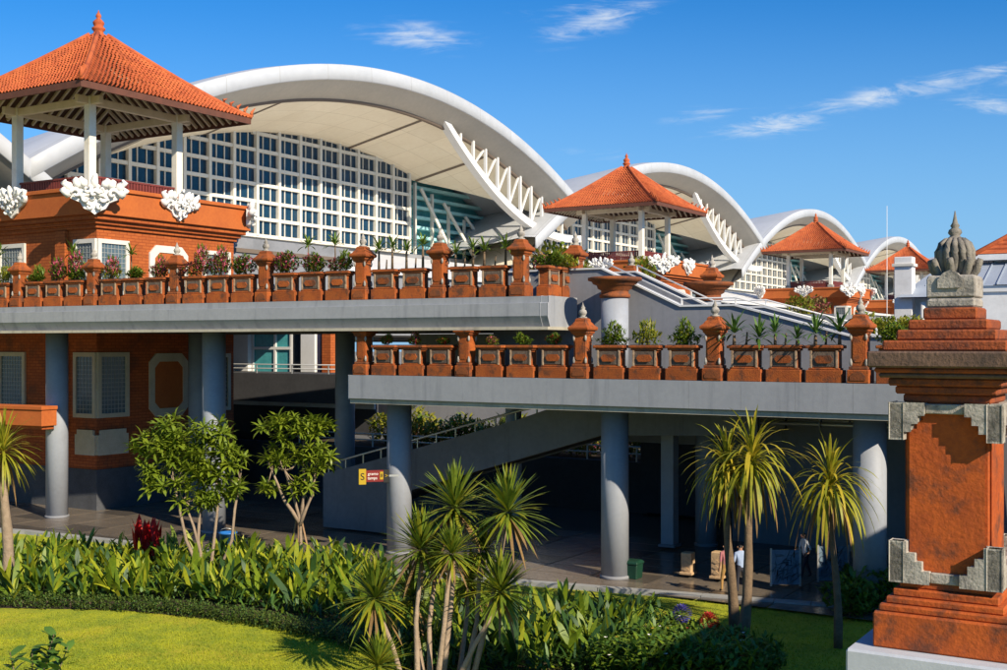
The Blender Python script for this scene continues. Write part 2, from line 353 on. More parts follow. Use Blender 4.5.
# ================================================================== DECKS
def deck(name, label, a0, a1, b0, b1, prof, z0, z1, mat_, pw, lip, loc=None, rz=-TH):
    t = thing(name, label, 'deck', loc or W(0, 0), rz)
    core = MB().box(a0+.02, a1-.3, b0+.32, b1, z0+.06, z1-.01); core.build('slab', 'deck_underside', t)
    n = max(1, round((a1-a0)/pw)); w = (a1-a0)/n
    me = MB().prism([(p[0], p[1]) for p in prof], .003, w-.003, 'x').mesh('fascia_panel', mat_)
    for i in range(n): link('fascia_panel', me, t, (a0+i*w, b0, 0))
    mb = MB().box(a0, a1, b0+lip[0], b0+.34, lip[1], lip[2]); mb.build('drip_lip', 'lip_beige', t)
    return t
UZ0, UZ1 = 9.05, 10.27
up_prof = [(.3, UZ1), (.1, UZ1), (.1, UZ1-.24), (0, UZ1-.25), (0, UZ1-.72), (.05, UZ1-.80), (.2, UZ1-1.06), (.22, UZ1-1.1), (.3, UZ1-1.1)]
ud = deck('upper_deck', 'long grey concrete upper deck carrying the upper row of terracotta planters', -62, 0, 0, 16.5, up_prof, UZ0, UZ1, 'concrete', 2.0, (-.03, UZ0, UZ0+.115), P2, -TH2)
# end of the upper deck: a lit return face
e = MB().prism([(p[0], p[1]) for p in up_prof[:8]]+[(2.6, UZ1-1.1), (2.6, UZ1)], .002, .3, 'x'); e.build('end_panel', 'concrete', ud, .012)
MB().box(.002, .33, -.03, 2.6, UZ0, UZ0+.115).build('drip_lip', 'lip_beige', ud)
LZ0, LZ1 = 6.2, 7.32
lo_prof = [(.3, LZ1), (0, LZ1), (0, LZ0+.2), (.06, LZ0+.16), (.3, LZ0+.16)]
ld = deck('lower_deck', 'grey concrete lower deck with rain streaks carrying the lower row of planters', -10.7, 10.9, -2.0, 14, lo_prof, LZ0, LZ1, 'concrete', 1.8, (.1, LZ0, LZ0+.155))
MB().box(-10.75, -10.7, -1.98, 14, LZ0+.16, LZ1).build('end_panel', 'concrete', ld, .01)
MB().box(10.9, 10.95, -1.98, 14, LZ0+.16, LZ1).build('end_panel', 'concrete', ld, .01)

# round columns
def column(a, b, z0, z1, r, label, m='column_paint', f=W):
    z0 = .08; t = thing('round_column', label, 'column', f(a, b), -TH, 'round columns carrying the decks')
    MB().lathe([(r, z0+.12), (r, z1)], 40, mi=0).build('shaft', m, t)
    MB().lathe([(r+.05, z0), (r+.05, z0+.1), (r+.02, z0+.13)], 40).build('foot_ring', 'concrete_wall', t)
column(a2(57, 2.8), 2.8, .2, UZ0+.05, .52, 'tall round column half in sun before the brick tower', f=W2)
column(a2(214, 2.8), 2.8, .2, UZ0+.05, .52, 'tall round column behind the left leafy tree', f=W2)
column(-9.7, 0, .2, LZ0+.05, .5, 'round column that carries the red and yellow direction sign')
column(0, 0, .2, LZ0+.05, .5, 'round column beside the green bin with sunlit lower half')
column(9.1, 0, .2, LZ0+.05, .52, 'round column between the right palm and the gate pillar')
column(-29.05, 7.6, .2, UZ0+.05, .5, 'shaded round column just left of the tall one behind the tree')
column(-19.4, 8.4, .2, UZ0+.05, .5, 'dark round column left of the lower deck end')
column(-9.5, 8.6, .2, LZ0+.05, .38, 'slim pale column seen above the ramp handrail', 'white_paint')
column(.2, 8.2, .2, LZ0+.05, .45, 'dim round column deep under the lower deck')
t = site('square_column', 'square grey column in the shade right of the sunlit round column', 'column', -.75, 6.6)
MB().box(-.28,.28,-.28,.28,.3,LZ0+.05).build('shaft', 'column_paint', t, .02); MB().box(-.36,.36,-.36,.36,.2,.3).build('foot', 'concrete_wall', t, .01)

# dark back of the undercroft
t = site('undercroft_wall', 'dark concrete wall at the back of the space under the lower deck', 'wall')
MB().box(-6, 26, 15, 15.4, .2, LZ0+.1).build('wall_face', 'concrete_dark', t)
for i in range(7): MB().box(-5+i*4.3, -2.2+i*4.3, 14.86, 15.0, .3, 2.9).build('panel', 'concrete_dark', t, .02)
t = site('undercroft_side_wall', 'dark end wall closing the undercroft behind the big gate pillar', 'wall')  # hidden wall and head slab added to keep sun out of the undercroft
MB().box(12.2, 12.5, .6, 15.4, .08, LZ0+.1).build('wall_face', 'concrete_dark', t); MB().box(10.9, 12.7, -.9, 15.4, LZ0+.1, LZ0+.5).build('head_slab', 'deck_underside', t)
t = site('recess_wall', 'shaded wall behind the lower planters under the upper deck', 'wall')
MB().box(-16.5, -2.3, 10.5, 10.9, LZ1, UZ0).build('wall_face', 'concrete_wall', t); MB().box(-16.5, -2.3, 10.4, 10.5, LZ1, LZ1+.3).build('skirting', 'concrete_dark', t)
t = site('service_wall', 'dark wall closing the view beneath the middle deck at left', 'wall')  # backing added to darken the gap where bluish ground showed
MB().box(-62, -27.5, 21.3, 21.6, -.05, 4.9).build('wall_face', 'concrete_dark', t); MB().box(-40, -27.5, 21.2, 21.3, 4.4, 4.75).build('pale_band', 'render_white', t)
t = site('downstand_beam', 'long shaded concrete beam under the lower deck behind the columns', 'beam')
MB().box(-6, 26, 10.2, 10.7, 4.1, 5.2).build('beam_face', 'concrete_wall', t, .02)
for k, (z, b) in enumerate(((5.55, 5.), (5.8, 7.), (5.45, 9.))):
    t = site('service_pipe', ['nearest grey pipe hung under the lower deck at right', 'middle grey pipe hung under the lower deck at right', 'farthest grey pipe hung under the lower deck at right'][k], 'pipe', group='pipes under the lower deck')
    MB().tube([(2.5, b, z), (14, b, z)], .07, 8).build('pipe_run', 'rail_metal', t)
    for q in range(4): MB().box(3+q*3-.03, 3+q*3+.03, b-.1, b+.1, z-.1, LZ0+.1).build('hanger', 'concrete_wall', t)

# mid-level road deck behind, at left, with railing
t = site('middle_deck', 'dark concrete middle deck with metal railing behind the columns at left', 'deck')
MB().box(-60, -26.2, 16, 21, 5.0, 6.75).build('slab', 'concrete_dark', t)
for z in (7.05, 7.3): MB().tube([(-60, 16.2, z), (-26.3, 16.2, z)], .035, 6).build('rail', 'rail_metal', t)
for i in range(12): MB().box(-59+i*2.9, -58.94+i*2.9, 16.17, 16.23, 6.75, 7.3).build('post', 'rail_metal', t)

# ramp
t = site('ramp', 'grey concrete ramp rising to the right under the lower deck', 'ramp')
rp = [(-15.2, .2), (-15.2, 2.6), (-13.4, 3.05), (-5.0, 5.35), (-2.6, 6.15), (5.4, 6.15), (5.4, 5.2), (-1.0, 4.95), (-8.4, 2.75), (-11.1, 1.95), (-11.1, .2)]
MB().prism([(p[0]-1.2, p[1]) for p in rp], 3.2, 3.5, 'y').build('side_wall', 'ramp_grey', t, .02)
MB().prism([(p[0]-1.2, p[1]) for p in rp], 6.3, 6.6, 'y').build('far_side_wall', 'ramp_grey', t, .02)
fp = [(-15.2, .5), (-5.0, 4.1), (-1.5, 5.0), (-1.0, 4.96), (-8.4, 2.8), (-15.2, .25)]
MB().prism([(p[0]-1.2, p[1]) for p in fp], 3.5, 6.3, 'y').build('running_slab', 'concrete_dark', t)
hp = [(-16.4, 3.2, 3.0), (-14.6, 3.2, 3.5), (-6.2, 3.2, 5.75), (-4.4, 3.2, 6.15)]
MB().tube([(x, 3.35, z) for x, _, z in hp], .05, 8).build('handrail', 'rail_metal', t)
for i in range(12):
    k = i/11*2.0; x = -16.2+i*1.0; z = 2.62+(x+16.4)*.262
    MB().box(x-.025, x+.025, 3.32, 3.38, z-.1, z+.42).build('baluster', 'rail_metal', t)

# raised planted terrace seen through the undercroft
t = site('garden_wall', 'low dark retaining wall with double rail seen under the deck', 'wall')
MB().box(-60, -5.9, 15.5, 16, -.05, 2.6).build('wall_face', 'concrete_dark', t)
for z in (3.0, 3.35): MB().tube([(-30, 15.75, z), (-6, 15.75, z)], .04, 6).build('rail', 'white_paint', t)
for i in range(9): MB().box(-29+i*2.8, -28.94+i*2.8, 15.72, 15.78, 2.6, 3.38).build('post', 'white_paint', t)
t = site('far_wall', 'pale sunlit wall glimpsed beyond the garden under the decks', 'wall')
MB().box(-60, 0, 46, 46.4, -.05, 4.6).build('wall_face', 'concrete_wall', t); MB().box(-60, 0, 45.9, 46.5, 4.6, 4.8).build('coping', 'concrete_smooth', t)

# lower glazed entrance beyond the middle deck: white columns, teal glazing
t = site('arrival_entrance', 'white framed teal glass entrance glimpsed between the left columns', 'entrance')
EB = 20.0
for x0, x1 in ((-39.6,-38.9),(-38.2,-36.7),(-32.1,-30.9)): MB().box(x0, x1, EB-.6, EB, 6.75, 9.9).build('pier', 'white_paint', t, .02)
MB().box(-36.7, -33.25, EB-.2, EB-.15, 6.75, 9.9).build('pane', 'glass_teal', t); MB().box(-33.2, -32.1, EB-.2, EB-.15, 6.75, 9.9).build('pane', 'glass_dark', t)
for x in (-36.6, -34.6, -33.2): MB().box(x-.09, x+.09, EB-.3, EB-.14, 6.75, 9.9).build('mullion', 'white_paint', t)
MB().box(-36.7, -33.2, EB-.31, EB-.13, 8.2, 8.38).build('transom', 'white_paint', t)
MB().box(-30.3, -29.6, EB-.6, EB, 6.75, 9.9).build('brick_pier', 'brickwork', t)
MB().box(-45, -29.6, EB+.01, EB+.3, 6.75, 12).build('back_wall', 'concrete_dark', t)

# ================================================================== BALUSTRADES
def make_planter():
    t = link('planter_box', None)
    MB().cbox(1.14, .8, 0, .40).build('base', 'terracotta', t, .02)
    MB().cbox(.86, .60, .40, 1.0).build('body', 'terracotta', t, .015)
    MB().cbox(.98, .70, .402, .46).build('body_foot', 'terracotta', t, .015)
    for s in (-1, 1):
        MB().box(-.37, .37, min(s*.30, s*.325), max(s*.30, s*.325), .50, .97).build('side_panel', 'planter_panel', t, .008)
        for q in (-1, 1): MB().box(min(q*.37, q*.44), max(q*.37, q*.44), min(s*.29, s*.36), max(s*.29, s*.36), .46, 1.0).build('corner_strip', 'worn_edge', t, .006)
        pl = [(-.26,.73),(-.19,.83),(.19,.83),(.26,.73),(.19,.63),(-.19,.63)]
        MB().prism(pl, min(s*.325, s*.40), max(s*.325, s*.40), 'y').build('medallion', 'terracotta', t, .02)
    MB().cbox(1.0, .72, 1.0, 1.07).build('rim_moulding', 'terracotta_dark', t, .01)
    MB().cbox(1.16, .86, 1.07, 1.17).build('rim', 'terracotta', t, .02)
    MB().cbox(1.02, .72, 1.172, 1.19).build('soil', 'soil', t)
    return t
def make_pillar():
    t = link('balustrade_pillar', None)
    MB().cbox(.86, .86, 0, .42).build('base', 'terracotta', t, .025)
    MB().cbox(.74, .74, .42, .52).build('base_moulding', 'terracotta_dark', t, .02)
    MB().cbox(.60, .60, .52, 1.5).build('shaft', 'terracotta', t, .02)
    for sx_ in (-1, 1):
        for sy in (-1, 1):
            mb = MB(); mb.lathe([(.02,-.09),(.05,-.06),(.065,0),(.05,.07),(.02,.14)], 8, (sx_*.30, sy*.30, .62)); mb.lathe([(.02,-.1),(.05,-.05),(.06,.02),(.03,.1)], 8, (sx_*.30, sy*.30, 1.42)); mb.build('corner_scroll', 'grey_stone', t)
    for s in (-1, 1):
        MB().prism([(-.2,.72),(-.12,.66),(.12,.66),(.2,.72),(.2,1.3),(.1,1.4),(0,1.44),(-.1,1.4),(-.2,1.3)], min(s*.30, s*.325), max(s*.30, s*.325), 'y').build('shaft_panel', 'terracotta', t, .01)
        MB().prism([(-.3,.1),(.3,.1),(.3,.22),(.15,.33),(0,.36),(-.15,.33),(-.3,.22)], min(s*.43, s*.455), max(s*.43, s*.455), 'y').build('base_relief', 'terracotta_dark', t, .01)
    MB().lathe([(.32,1.5),(.34,1.56),(.40,1.60),(.40,1.66),(.49,1.70),(.51,1.74),(.51,1.80),(.40,1.87),(.33,1.95),(.27,2.0),(.26,2.08),(.20,2.12)], sq=True).build('cap', 'terracotta', t, .012)
    MB().lathe([(.20,2.12),(.20,2.16),(.09,2.19),(.16,2.25),(.19,2.32),(.15,2.40),(.08,2.44),(.12,2.48),(.07,2.54),(.03,2.62),(.01,2.68)], 14).build('finial', 'grey_stone', t)
    return t
pl0 = make_planter(); pi0 = make_pillar(); used = {'p': 0, 'i': 0}
def place(proto, key, a, b, z, label, cat, group, rz=0., f=W, th=TH):
    o = proto if not used[key] else copy_tree(proto); used[key] = 1
    o.location = f(a, b, z); o.rotation_euler = (0, 0, -th+rz); o.scale = (1, .64, 1) if key == 'p' else (.78, .78, 1); tag(o, label, cat, group); return o
planter_spots = []
UB = .56; UP = [a2(x, UB) for x in (20, 94, 177, 266, 363, 440, 521)]; F2 = dict(f=W2, th=TH2)
NM = ['leftmost', 'second', 'third', 'fourth', 'fifth', 'sixth', 'seventh']
for i, a in enumerate(UP):
    place(pi0, 'i', a, UB, UZ1, ('terracotta pillar with stone finial, %s from the left on the upper deck' % NM[i]), 'pillar', 'pillars of the upper balustrade', **F2)
    if i < len(UP)-1:
        gap = UP[i+1]-a; n = 3 if gap > 4.5 else 2
        for k in range(n):
            aa = a+.43+(gap-.86)*(k+.5)/n
            lab = 'terracotta planter, %s of %s right of the %s upper deck pillar' % (ORD[k], {2:'two',3:'three'}[n], NM[i])
            place(pl0, 'p', aa, UB, UZ1, lab, 'planter', 'planters of the upper balustrade', **F2); planter_spots.append((aa, UB, UZ1, 'U', i, k, lab))
place(pl0, 'p', UP[0]-1.15, UB, UZ1, 'terracotta planter at the left edge of the picture on the upper deck', 'planter', 'planters of the upper balustrade', **F2); planter_spots.append((UP[0]-1.15, UB, UZ1, 'U', -1, 0, 'terracotta planter at the left edge of the picture on the upper deck'))
place(pi0, 'i', -.35, 3.9, UZ1, 'terracotta pillar at the head of the stairs on the upper deck corner', 'pillar', 'pillars of the upper balustrade', **F2)
for k, b in enumerate((1.6, 2.85)):
    lab = 'terracotta planter turned along the end of the upper deck, %s one' % ['nearer', 'farther'][k]
    place(pl0, 'p', -.4, b, UZ1, lab, 'planter', 'planters of the upper balustrade', R(90), **F2); planter_spots.append((-.4, b, UZ1, 'E', 0, k, lab))
LP = [-10.15, -5.3, -.42, 4.5, 9.25]; LB = -1.68
for i, a in enumerate(LP):
    o = place(pi0, 'i', a, LB, LZ1, 'terracotta pillar with stone finial, %s from the left on the lower deck' % NM[i] if i > 1 else 'flat-topped terracotta pillar under the upper deck, %s' % ['at the left end of the lower row', 'second of the lower row'][i], 'pillar', 'pillars of the lower balustrade')
    if i < 2:                    # these two reach up to the underside of the upper deck
        for ch in list(o.children):
            if ch.name.split('.')[0] in ('cap', 'finial'): bpy.data.objects.remove(ch)
        MB().lathe([(.32,1.5),(.34,1.54),(.41,1.58),(.41,1.63),(.49,1.66),(.49,1.71)], sq=True).build('capital', 'terracotta', o, .012)
    if i < 4:
        gap = LP[i+1]-a
        for k in range(3):
            aa = a+.43+(gap-.86)*(k+.5)/3
            lab = 'terracotta planter, %s of three right of the %s lower deck pillar' % (ORD[k], NM[i])
            place(pl0, 'p', aa, LB, LZ1, lab, 'planter', 'planters of the lower balustrade'); planter_spots.append((aa, LB, LZ1, 'L', i, k, lab))
place(pl0, 'p', 10.35, LB, LZ1, 'terracotta planter half hidden behind the big gate pillar', 'planter', 'planters of the lower balustrade'); planter_spots.append((10.35, LB, LZ1, 'L', 4, 0, 'terracotta planter half hidden behind the big gate pillar'))
# pillars of a farther balustrade, behind the stairs
for k, (a, b) in enumerate(((-2.2, 6.0), (.15, 9.0))):
    place(pi0, 'i', a, b, UZ1-.6, 'terracotta pillar behind the stairs, %s the round pavilion bowl' % ['left of', 'right of'][k], 'pillar', 'pillars behind the stairs')

# ================================================================== STAIRS
t = site('staircase', 'grey walled staircase with white rails going down to the lower deck', 'stairs')
sp = [(-6, LZ1), (-6, 11.35), (-1.2, 11.35), (2.0, 9.88), (4.05, 9.88), (8.1, 8.78), (10.6, 8.72), (10.6, LZ1)]
MB().prism(sp, 1.3, 1.55, 'y').build('near_parapet', 'concrete_wall', t, .01)
MB().prism([(x+.2, z) for x, z in sp], 3.9, 4.15, 'y').build('far_parapet', 'concrete_wall', t, .01)
def rail(pts, b, lift, r, name='rail'): MB().tube([(x, b, z+lift) for x, z in pts], r, 8).build(name, 'white_paint', t)
top = sp[1:7]
for b in (1.42, 4.02):
    off = 0 if b < 2 else .2
    mb = MB()
    for (x0, z0), (x1, z1) in zip(top[:-1], top[1:]): mb.prism([(x0+off, z0+.003), (x1+off, z1+.003), (x1+off, z1+.07), (x0+off, z0+.07)], b-.19, b+.19, 'y')
    mb.build('coping', 'white_paint', t)
    rail([(x+off, z) for x, z in top[1:5]], b, .30, .028)
    for x, z_ in top[1:5]: MB().box(x+off-.025, x+off+.025, b-.025, b+.025, z_+.06, z_+.3).build('rail_post', 'white_paint', t)
for i in range(9): MB().box(-1.0+i*.33, -.67+i*.33, 1.55, 3.9, LZ1, 10.1-i*.165).build('step', 'concrete_smooth', t)
for i in range(8): MB().box(4.1+i*.5, 4.6+i*.5, 1.55, 3.9, LZ1, 8.5-i*.147).build('step', 'concrete_smooth', t)
MB().box(1.98, 4.09, 1.56, 3.89, LZ1, 8.6).build('landing', 'concrete_smooth', t)

# round columns topped with a flaring brick bowl
bprof = [(.48,0),(.56,.02),(.56,.14),(.50,.16),(.50,.28),(.62,.34),(.66,.46),(.80,.52),(.84,.60),(.98,.64),(.98,.74),(.9,.76)]
for k, (a, b, z) in enumerate(((-.1, .2, 10.2), (1.5, 5.2, 10.2))):
    t = site('bowl_column', ['round white column with brick bowl before the staircase', 'round column with brick bowl behind the staircase landing'][k], 'column', a, b, 0, 'columns with brick bowls')
    MB().lathe([(.5, LZ1), (.5, z)], 40).build('shaft', 'column_paint', t)
    bo = MB().lathe([(r, z+h) for r, h in bprof], 40).build('bowl', 'terracotta_dark', t)
    MB().lathe([(.80, z+.762), (.5, z+.80)], 24).build('soil', 'soil', t)

# ================================================================== PAVILION TOWERS
def carving(mb, M, w, h, seed):       # cloud-like carved stone boss: flaring leaves, scrolls and lobes
    rg = random.Random(seed)
    pr = [(-.5,.12),(-.44,-.1),(-.27,-.2),(-.2,-.36),(-.07,-.44),(0,-.52),(.07,-.44),(.2,-.36),(.27,-.2),(.44,-.1),(.5,.12),(.3,.2),(0,.27),(-.3,.2)]
    mb.prism([(x*w, z*h) for x, z in pr], -.14, .12, 'y', 0, M)
    def spiral(x, z, rad, sgn, y0, th, a0=0.):
        pts = [M @ Vector((x+sgn*rad*(1-q*.09)*math.cos(a0+q*.66), y0-.02*q, z+rad*(1-q*.09)*math.sin(a0+q*.66))) for q in range(10)]
        mb.tube(pts, [th*(1.1-.06*q) for q in range(10)], 6)
    for sgn in (-1, 1):               # big side scrolls and horns
        spiral(sgn*w*.34, h*.02, w*.11, sgn, -.2, w*.045); spiral(sgn*w*.15, -h*.12, w*.10, -sgn, -.26, w*.045, .8); spiral(sgn*w*.13, h*.14, w*.09, sgn, -.28, w*.04, 2.)
        spiral(sgn*w*.10, -h*.33, w*.07, sgn, -.2, w*.036, 1.)
        for q, (x, z, l, b) in enumerate(((.42,.1,.30,.16),(.30,.2,.24,.05),(.18,.22,.26,.08),(.46,-.04,.2,.14))):
            l *= rg.uniform(.8, 1.15)
            P = [(sgn*x*w, -.1, z*h), (sgn*(x+b*.4)*w, -.18, (z+l*.5)*h), (sgn*(x+b*.9)*w, -.24, (z+l*.8)*h), (sgn*(x+b*.6)*w, -.34, (z+l)*h)]
            mb.tube([M @ Vector(p) for p in P], [w*.075, w*.085, w*.06, w*.02], 7)
    spiral(0, h*.02, w*.085, 1, -.34, w*.045)
    mb.tube([M @ Vector(p) for p in ((0,-.15,.2*h), (0,-.22,.38*h), (.02*w,-.3,.5*h), (.05*w,-.36,.55*h))], [w*.07, w*.075, w*.05, w*.015], 7)
    for i in range(16):
        an = rg.uniform(0, 6.28); rr = rg.uniform(.05, .3); x, z = math.cos(an)*rr*w, math.sin(an)*rr*h*.7-.05*h; r = w*rg.uniform(.03, .055)
        mb.lathe([(r*.2,-r),(r*.85,-r*.5),(r,0),(r*.85,r*.5),(r*.2,r)], 7, (0,0,0), M=M @ Matrix.Translation((x, -.22, z)))
def make_tower(full):
    SX, SY = 5.75, 4.83               # half sizes along t and u
    t = link('pavilion_tower', None)
    if full:
        MB().box(-SX-.06, SX+.06, -SY-.06, SY+.06, 0, 2.15).build('stone_base', 'dark_stone', t)
        MB().box(-SX, SX, -SY, SY, 2.15, UZ1).build('lower_wall', 'brick_low', t)
    MB().box(-SX, SX, -SY, SY, UZ1, 14.45).build('upper_wall', 'brickwork', t)
    for k, (z0, z1, o) in enumerate(((14.45,14.65,.14),(14.65,14.85,.3),(14.85,15.1,.5),(15.1,16.3,.68),(16.3,16.5,.8))):
        MB().box(-SX-o, SX+o, -SY-o, SY+o, z0, z1).build('cornice_course', 'brick_smooth' if k > 2 else 'brickwork', t, .02)
    MB().box(-SX-.2, SX+.2, -SY-.2, SY+.2, 16.5, 16.56).build('terrace_floor', 'concrete_smooth', t)
    # corner pilasters and window frames; front is -y, right is +x
    def window(M, w, z0, z1, fm='white_frame', gm='glass_lattice', lat=True):
        f = MB()
        for bx_ in ((-w/2-.22, -w/2, z0-.22, z1+.22), (w/2, w/2+.22, z0-.22, z1+.22), (-w/2, w/2, z1, z1+.22), (-w/2, w/2, z0-.22, z0)):
            f.box(bx_[0], bx_[1], -.12, .02, bx_[2], bx_[3], 0, M)
        win = f.build('window', fm, t)
        MB().box(-w/2, w/2, -.03, .01, z0, z1, 0, M).build('pane', gm, win)
        b = MB()
        nx, nz = (int(w/.22), int((z1-z0)/.22)) if lat else (2, 2)
        for i in range(1, nx): b.box(-w/2+w*i/nx-.014, -w/2+w*i/nx+.014, -.05, -.032, z0, z1, 0, M)
        for i in range(1, nz): b.box(-w/2, w/2, -.052, -.034, z0+(z1-z0)*i/nz-.014, z0+(z1-z0)*i/nz+.014, 0, M)
        b.build('lattice', 'lattice_bar' if lat else fm, win)
    FR = lambda x: Matrix.Translation((x, -SY, 0)); RT = lambda y: Matrix.Translation((SX, y, 0)) @ Matrix.Rotation(R(90), 4, 'Z')
    def panel(M, w, z0, z1, fm):
        c = .45; o = [(-w/2+c, z0), (w/2-c, z0), (w/2, z0+c), (w/2, z1-c), (w/2-c, z1), (-w/2+c, z1), (-w/2, z1-c), (-w/2, z0+c)]
        i_ = [(x*.74, (z-(z0+z1)/2)*.74+(z0+z1)/2) for x, z in o]
        mb = MB(); n = 8
        vs = [(x, -.1, z) for x, z in o]+[(x, -.1, z) for x, z in i_]+[(x, .02, z) for x, z in o]+[(x, .02, z) for x, z in i_]
        mb.add(vs, [(k, (k+1)%n, n+(k+1)%n, n+k) for k in range(n)]+[(k, 2*n+k, 2*n+(k+1)%n, (k+1)%n) for k in range(n)]+[(n+k, n+(k+1)%n, 3*n+(k+1)%n, 3*n+k) for k in range(n)], 0, False, M)
        fr = mb.build('panel_frame', fm, t); MB().prism(i_, -.05, .02, 'y', 0, M).build('panel', 'brick_smooth', fr)
    levels = [(11.3, 13.7, 'white_frame')]+([(5.0, 7.9, 'old_frame')] if full else [])
    for z0, z1, fm in levels:
        # window wrapping the near corner
        window(FR(SX-.85), 1.26, z0, z1, fm); window(RT(-SY+1.0), 1.56, z0, z1, fm)
        window(FR(-1.0), 1.8, z0, z1, fm); window(RT(SY-1.4), 1.7, z0, z1-.1, fm)
        panel(RT(-.1), 2.7, z0-.35, z1+.15, fm)
        MB().box(SX-3.0, SX-2.2, -SY-.22, -SY, z0-1.02, z1+.72).build('pilaster', 'brickwork', t, .02)
    if full:
        for M, w in ((FR(SX-.75), 1.5), (RT(-SY+.95), 1.9)):
            MB().prism([(-w/2, 2.9), (w/2, 2.9), (w/2, 3.9), (w/2-.15, 3.9), (w/2-.15, 4.15), (-w/2+.15, 4.15), (-w/2+.15, 3.9), (-w/2, 3.9)], -.14, .02, 'y', 0, M).build('plaque', 'plaque', t, .02)
    # white carvings on the terrace edge
    def carve(M, w, h, seed):
        mb = MB(); carving(mb, M, w, h, seed); mb.build('carving', 'white_carving', t)
    o = .68
    mid = [(Matrix.Translation((0, -SY-o, 16.0)), 2.2, 1), (Matrix.Translation((SX+o, 0, 16.0)) @ Matrix.Rotation(R(90), 4, 'Z'), 2.2, 2)]
    cor = [(Matrix.Translation((SX+o-.1, -SY-o+.1, 16.0)) @ Matrix.Rotation(R(45), 4, 'Z'), 2.6, 3), (Matrix.Translation((SX+o-.1, SY+o-.1, 16.0)) @ Matrix.Rotation(R(135), 4, 'Z'), 2.2, 4), (Matrix.Translation((-SX-o+.1, -SY-o+.1, 16.0)) @ Matrix.Rotation(R(-45), 4, 'Z'), 2.6, 5)]
    for M, w, s in mid+cor: carve(M, w, w*.72, s)
    # pavilion
    P = 3.05
    for sx_, sy in ((1,-1),(1,1),(-1,-1),(-1,1)):
        p = MB().box(sx_*P-.23, sx_*P+.23, sy*P-.23, sy*P+.23, 16.56, 21.75).build('post', 'post_white', t, .03)
        MB().box(sx_*P-.36, sx_*P+.36, sy*P-.36, sy*P+.36, 16.56, 17.0).build('post_foot', 'grey_stone', p, .03)
    rl = []
    for s in (-1, 1):
        for ax in 'xy':
            mb = MB(); n = 26
            for i in range(n):
                q = -P+.3+(2*P-.6)*(i+.5)/n
                if ax == 'x': mb.box(q-.07, q+.07, s*P-.04, s*P+.04, 16.6, 17.45)
                else: mb.box(s*P-.04, s*P+.04, q-.07, q+.07, 16.6, 17.45)
            if ax == 'x': mb.box(-P+.24, P-.24, s*P-.07, s*P+.07, 17.45, 17.55)
            else: mb.box(s*P-.07, s*P+.07, -P+.24, P-.24, 17.45, 17.55)
            mb.build('terrace_railing', 'red_rail', t)
    for s in (-1, 1):
        MB().box(-P-.9, P+.9, s*P-.14, s*P+.14, 21.3, 21.72).build('tie_beam', 'cream_wood', t, .02); MB().box(s*P-.14, s*P+.14, -P-.9, P+.9, 21.305, 21.715).build('tie_beam', 'cream_wood', t, .02)
    # roof
    H, ZE, ZA, RA = 6.0, 21.75, 26.1, .28
    def zr(r): return ZE+(ZA-ZE)*(max(0., H-r)/(H-RA))**1.13
    tl = MB(); rows = 24
    for side in range(4):
        Rm = Matrix.Rotation(R(90)*side, 4, 'Z')
        for j in range(rows):
            r0 = H-(H-RA)*j/rows; r1 = H-(H-RA)*(j+1.12)/rows; r1 = max(r1, RA*.8)
            n = max(2, int(2*r0/.27)); z0, z1 = zr(r0)+.06, zr(r1)+.0
            for i in range(n):
                x0 = -r0+2*r0*i/n; x1 = -r0+2*r0*(i+1)/n; k = r1/r0; j0 = rnd(-.012, .02)
                xm = (x0+x1)/2
                tl.add([(x0,-r0,z0-.05),(xm,-r0-.01,z0+.05+j0),(x1,-r0,z0-.05),(x1*k,-r1,z1-.02),(xm*k,-r1,z1+.06),(x0*k,-r1,z1-.02)],
                       [(0,1,4,5),(1,2,3,4)], 0, False, Rm)
    roof = MB()
    for side in range(4):
        Rm = Matrix.Rotation(R(90)*side, 4, 'Z'); prev = None; vs = []; N = 10
        for j in range(N+1):
            r = H-.08-(H-.08-RA)*j/N; vs += [(-r, -r, zr(r)-.06), (r, -r, zr(r)-.06)]
        roof.add(vs, [(2*j, 2*j+1, 2*j+3, 2*j+2) for j in range(N)], 0, False, Rm)
    rf = roof.build('roof', 'under_boards', t)
    stuff(tl.build('roof_tiles', 'roof_tile', rf))
    for side in range(4):
        Rm = Matrix.Rotation(R(90)*side, 4, 'Z')
        MB().box(-H, H-.1, -H, -H+.1, ZE-.34, ZE+.0, 0, Rm).build('eave_board', 'roof_edge', rf)
        rr = MB()
        for i in range(21):
            x = -5.6+i*.56; y1 = max(abs(x)*.98, 2.0)
            rr.bar(Rm @ Vector((x, -H+.12, zr(H)-.16)), Rm @ Vector((x, -y1, zr(y1)-.2)), .12, .16)
        stuff(rr.build('rafters', 'cream_wood', rf))
        pts = [Rm @ Vector((r, -r, zr(r)+.07)) for r in [H+.05-(H-RA)*q/12 for q in range(13)]]
        hip = MB().tube(pts, .13, 8).build('hip_ridge', 'roof_tile', rf)
        cr = MB()
        for q in range(5): 
            r = H+.02-.28*q; c0 = Rm @ Vector((r, -r, zr(r)+.12)); cr.tube([c0, c0+Vector((0,0,.22)), c0+(Rm @ Vector((.14,-.14,.5-.05*q)))-Vector((0,0,0))], [.11,.1,.02], 6)
        cr.build('corner_crest', 'roof_tile', hip)
    MB().lathe([(.42,0),(.42,.14),(.30,.2),(.26,.34),(.36,.42),(.38,.52),(.24,.62),(.30,.74),(.32,.86),(.2,1.0),(.1,1.08),(.16,1.18),(.14,1.28),(.05,1.42),(.02,1.55)], 14, (0,0,ZA-.12)).build('roof_finial', 'roof_tile', rf)
    return t
tw = make_tower(True); tw.location = W(-35.85, 6.55); tw.rotation_euler = (0, 0, -TH)
tag(tw, 'big brick tower with tiled open pavilion and white carvings at far left', 'tower', 'brick pavilion towers')
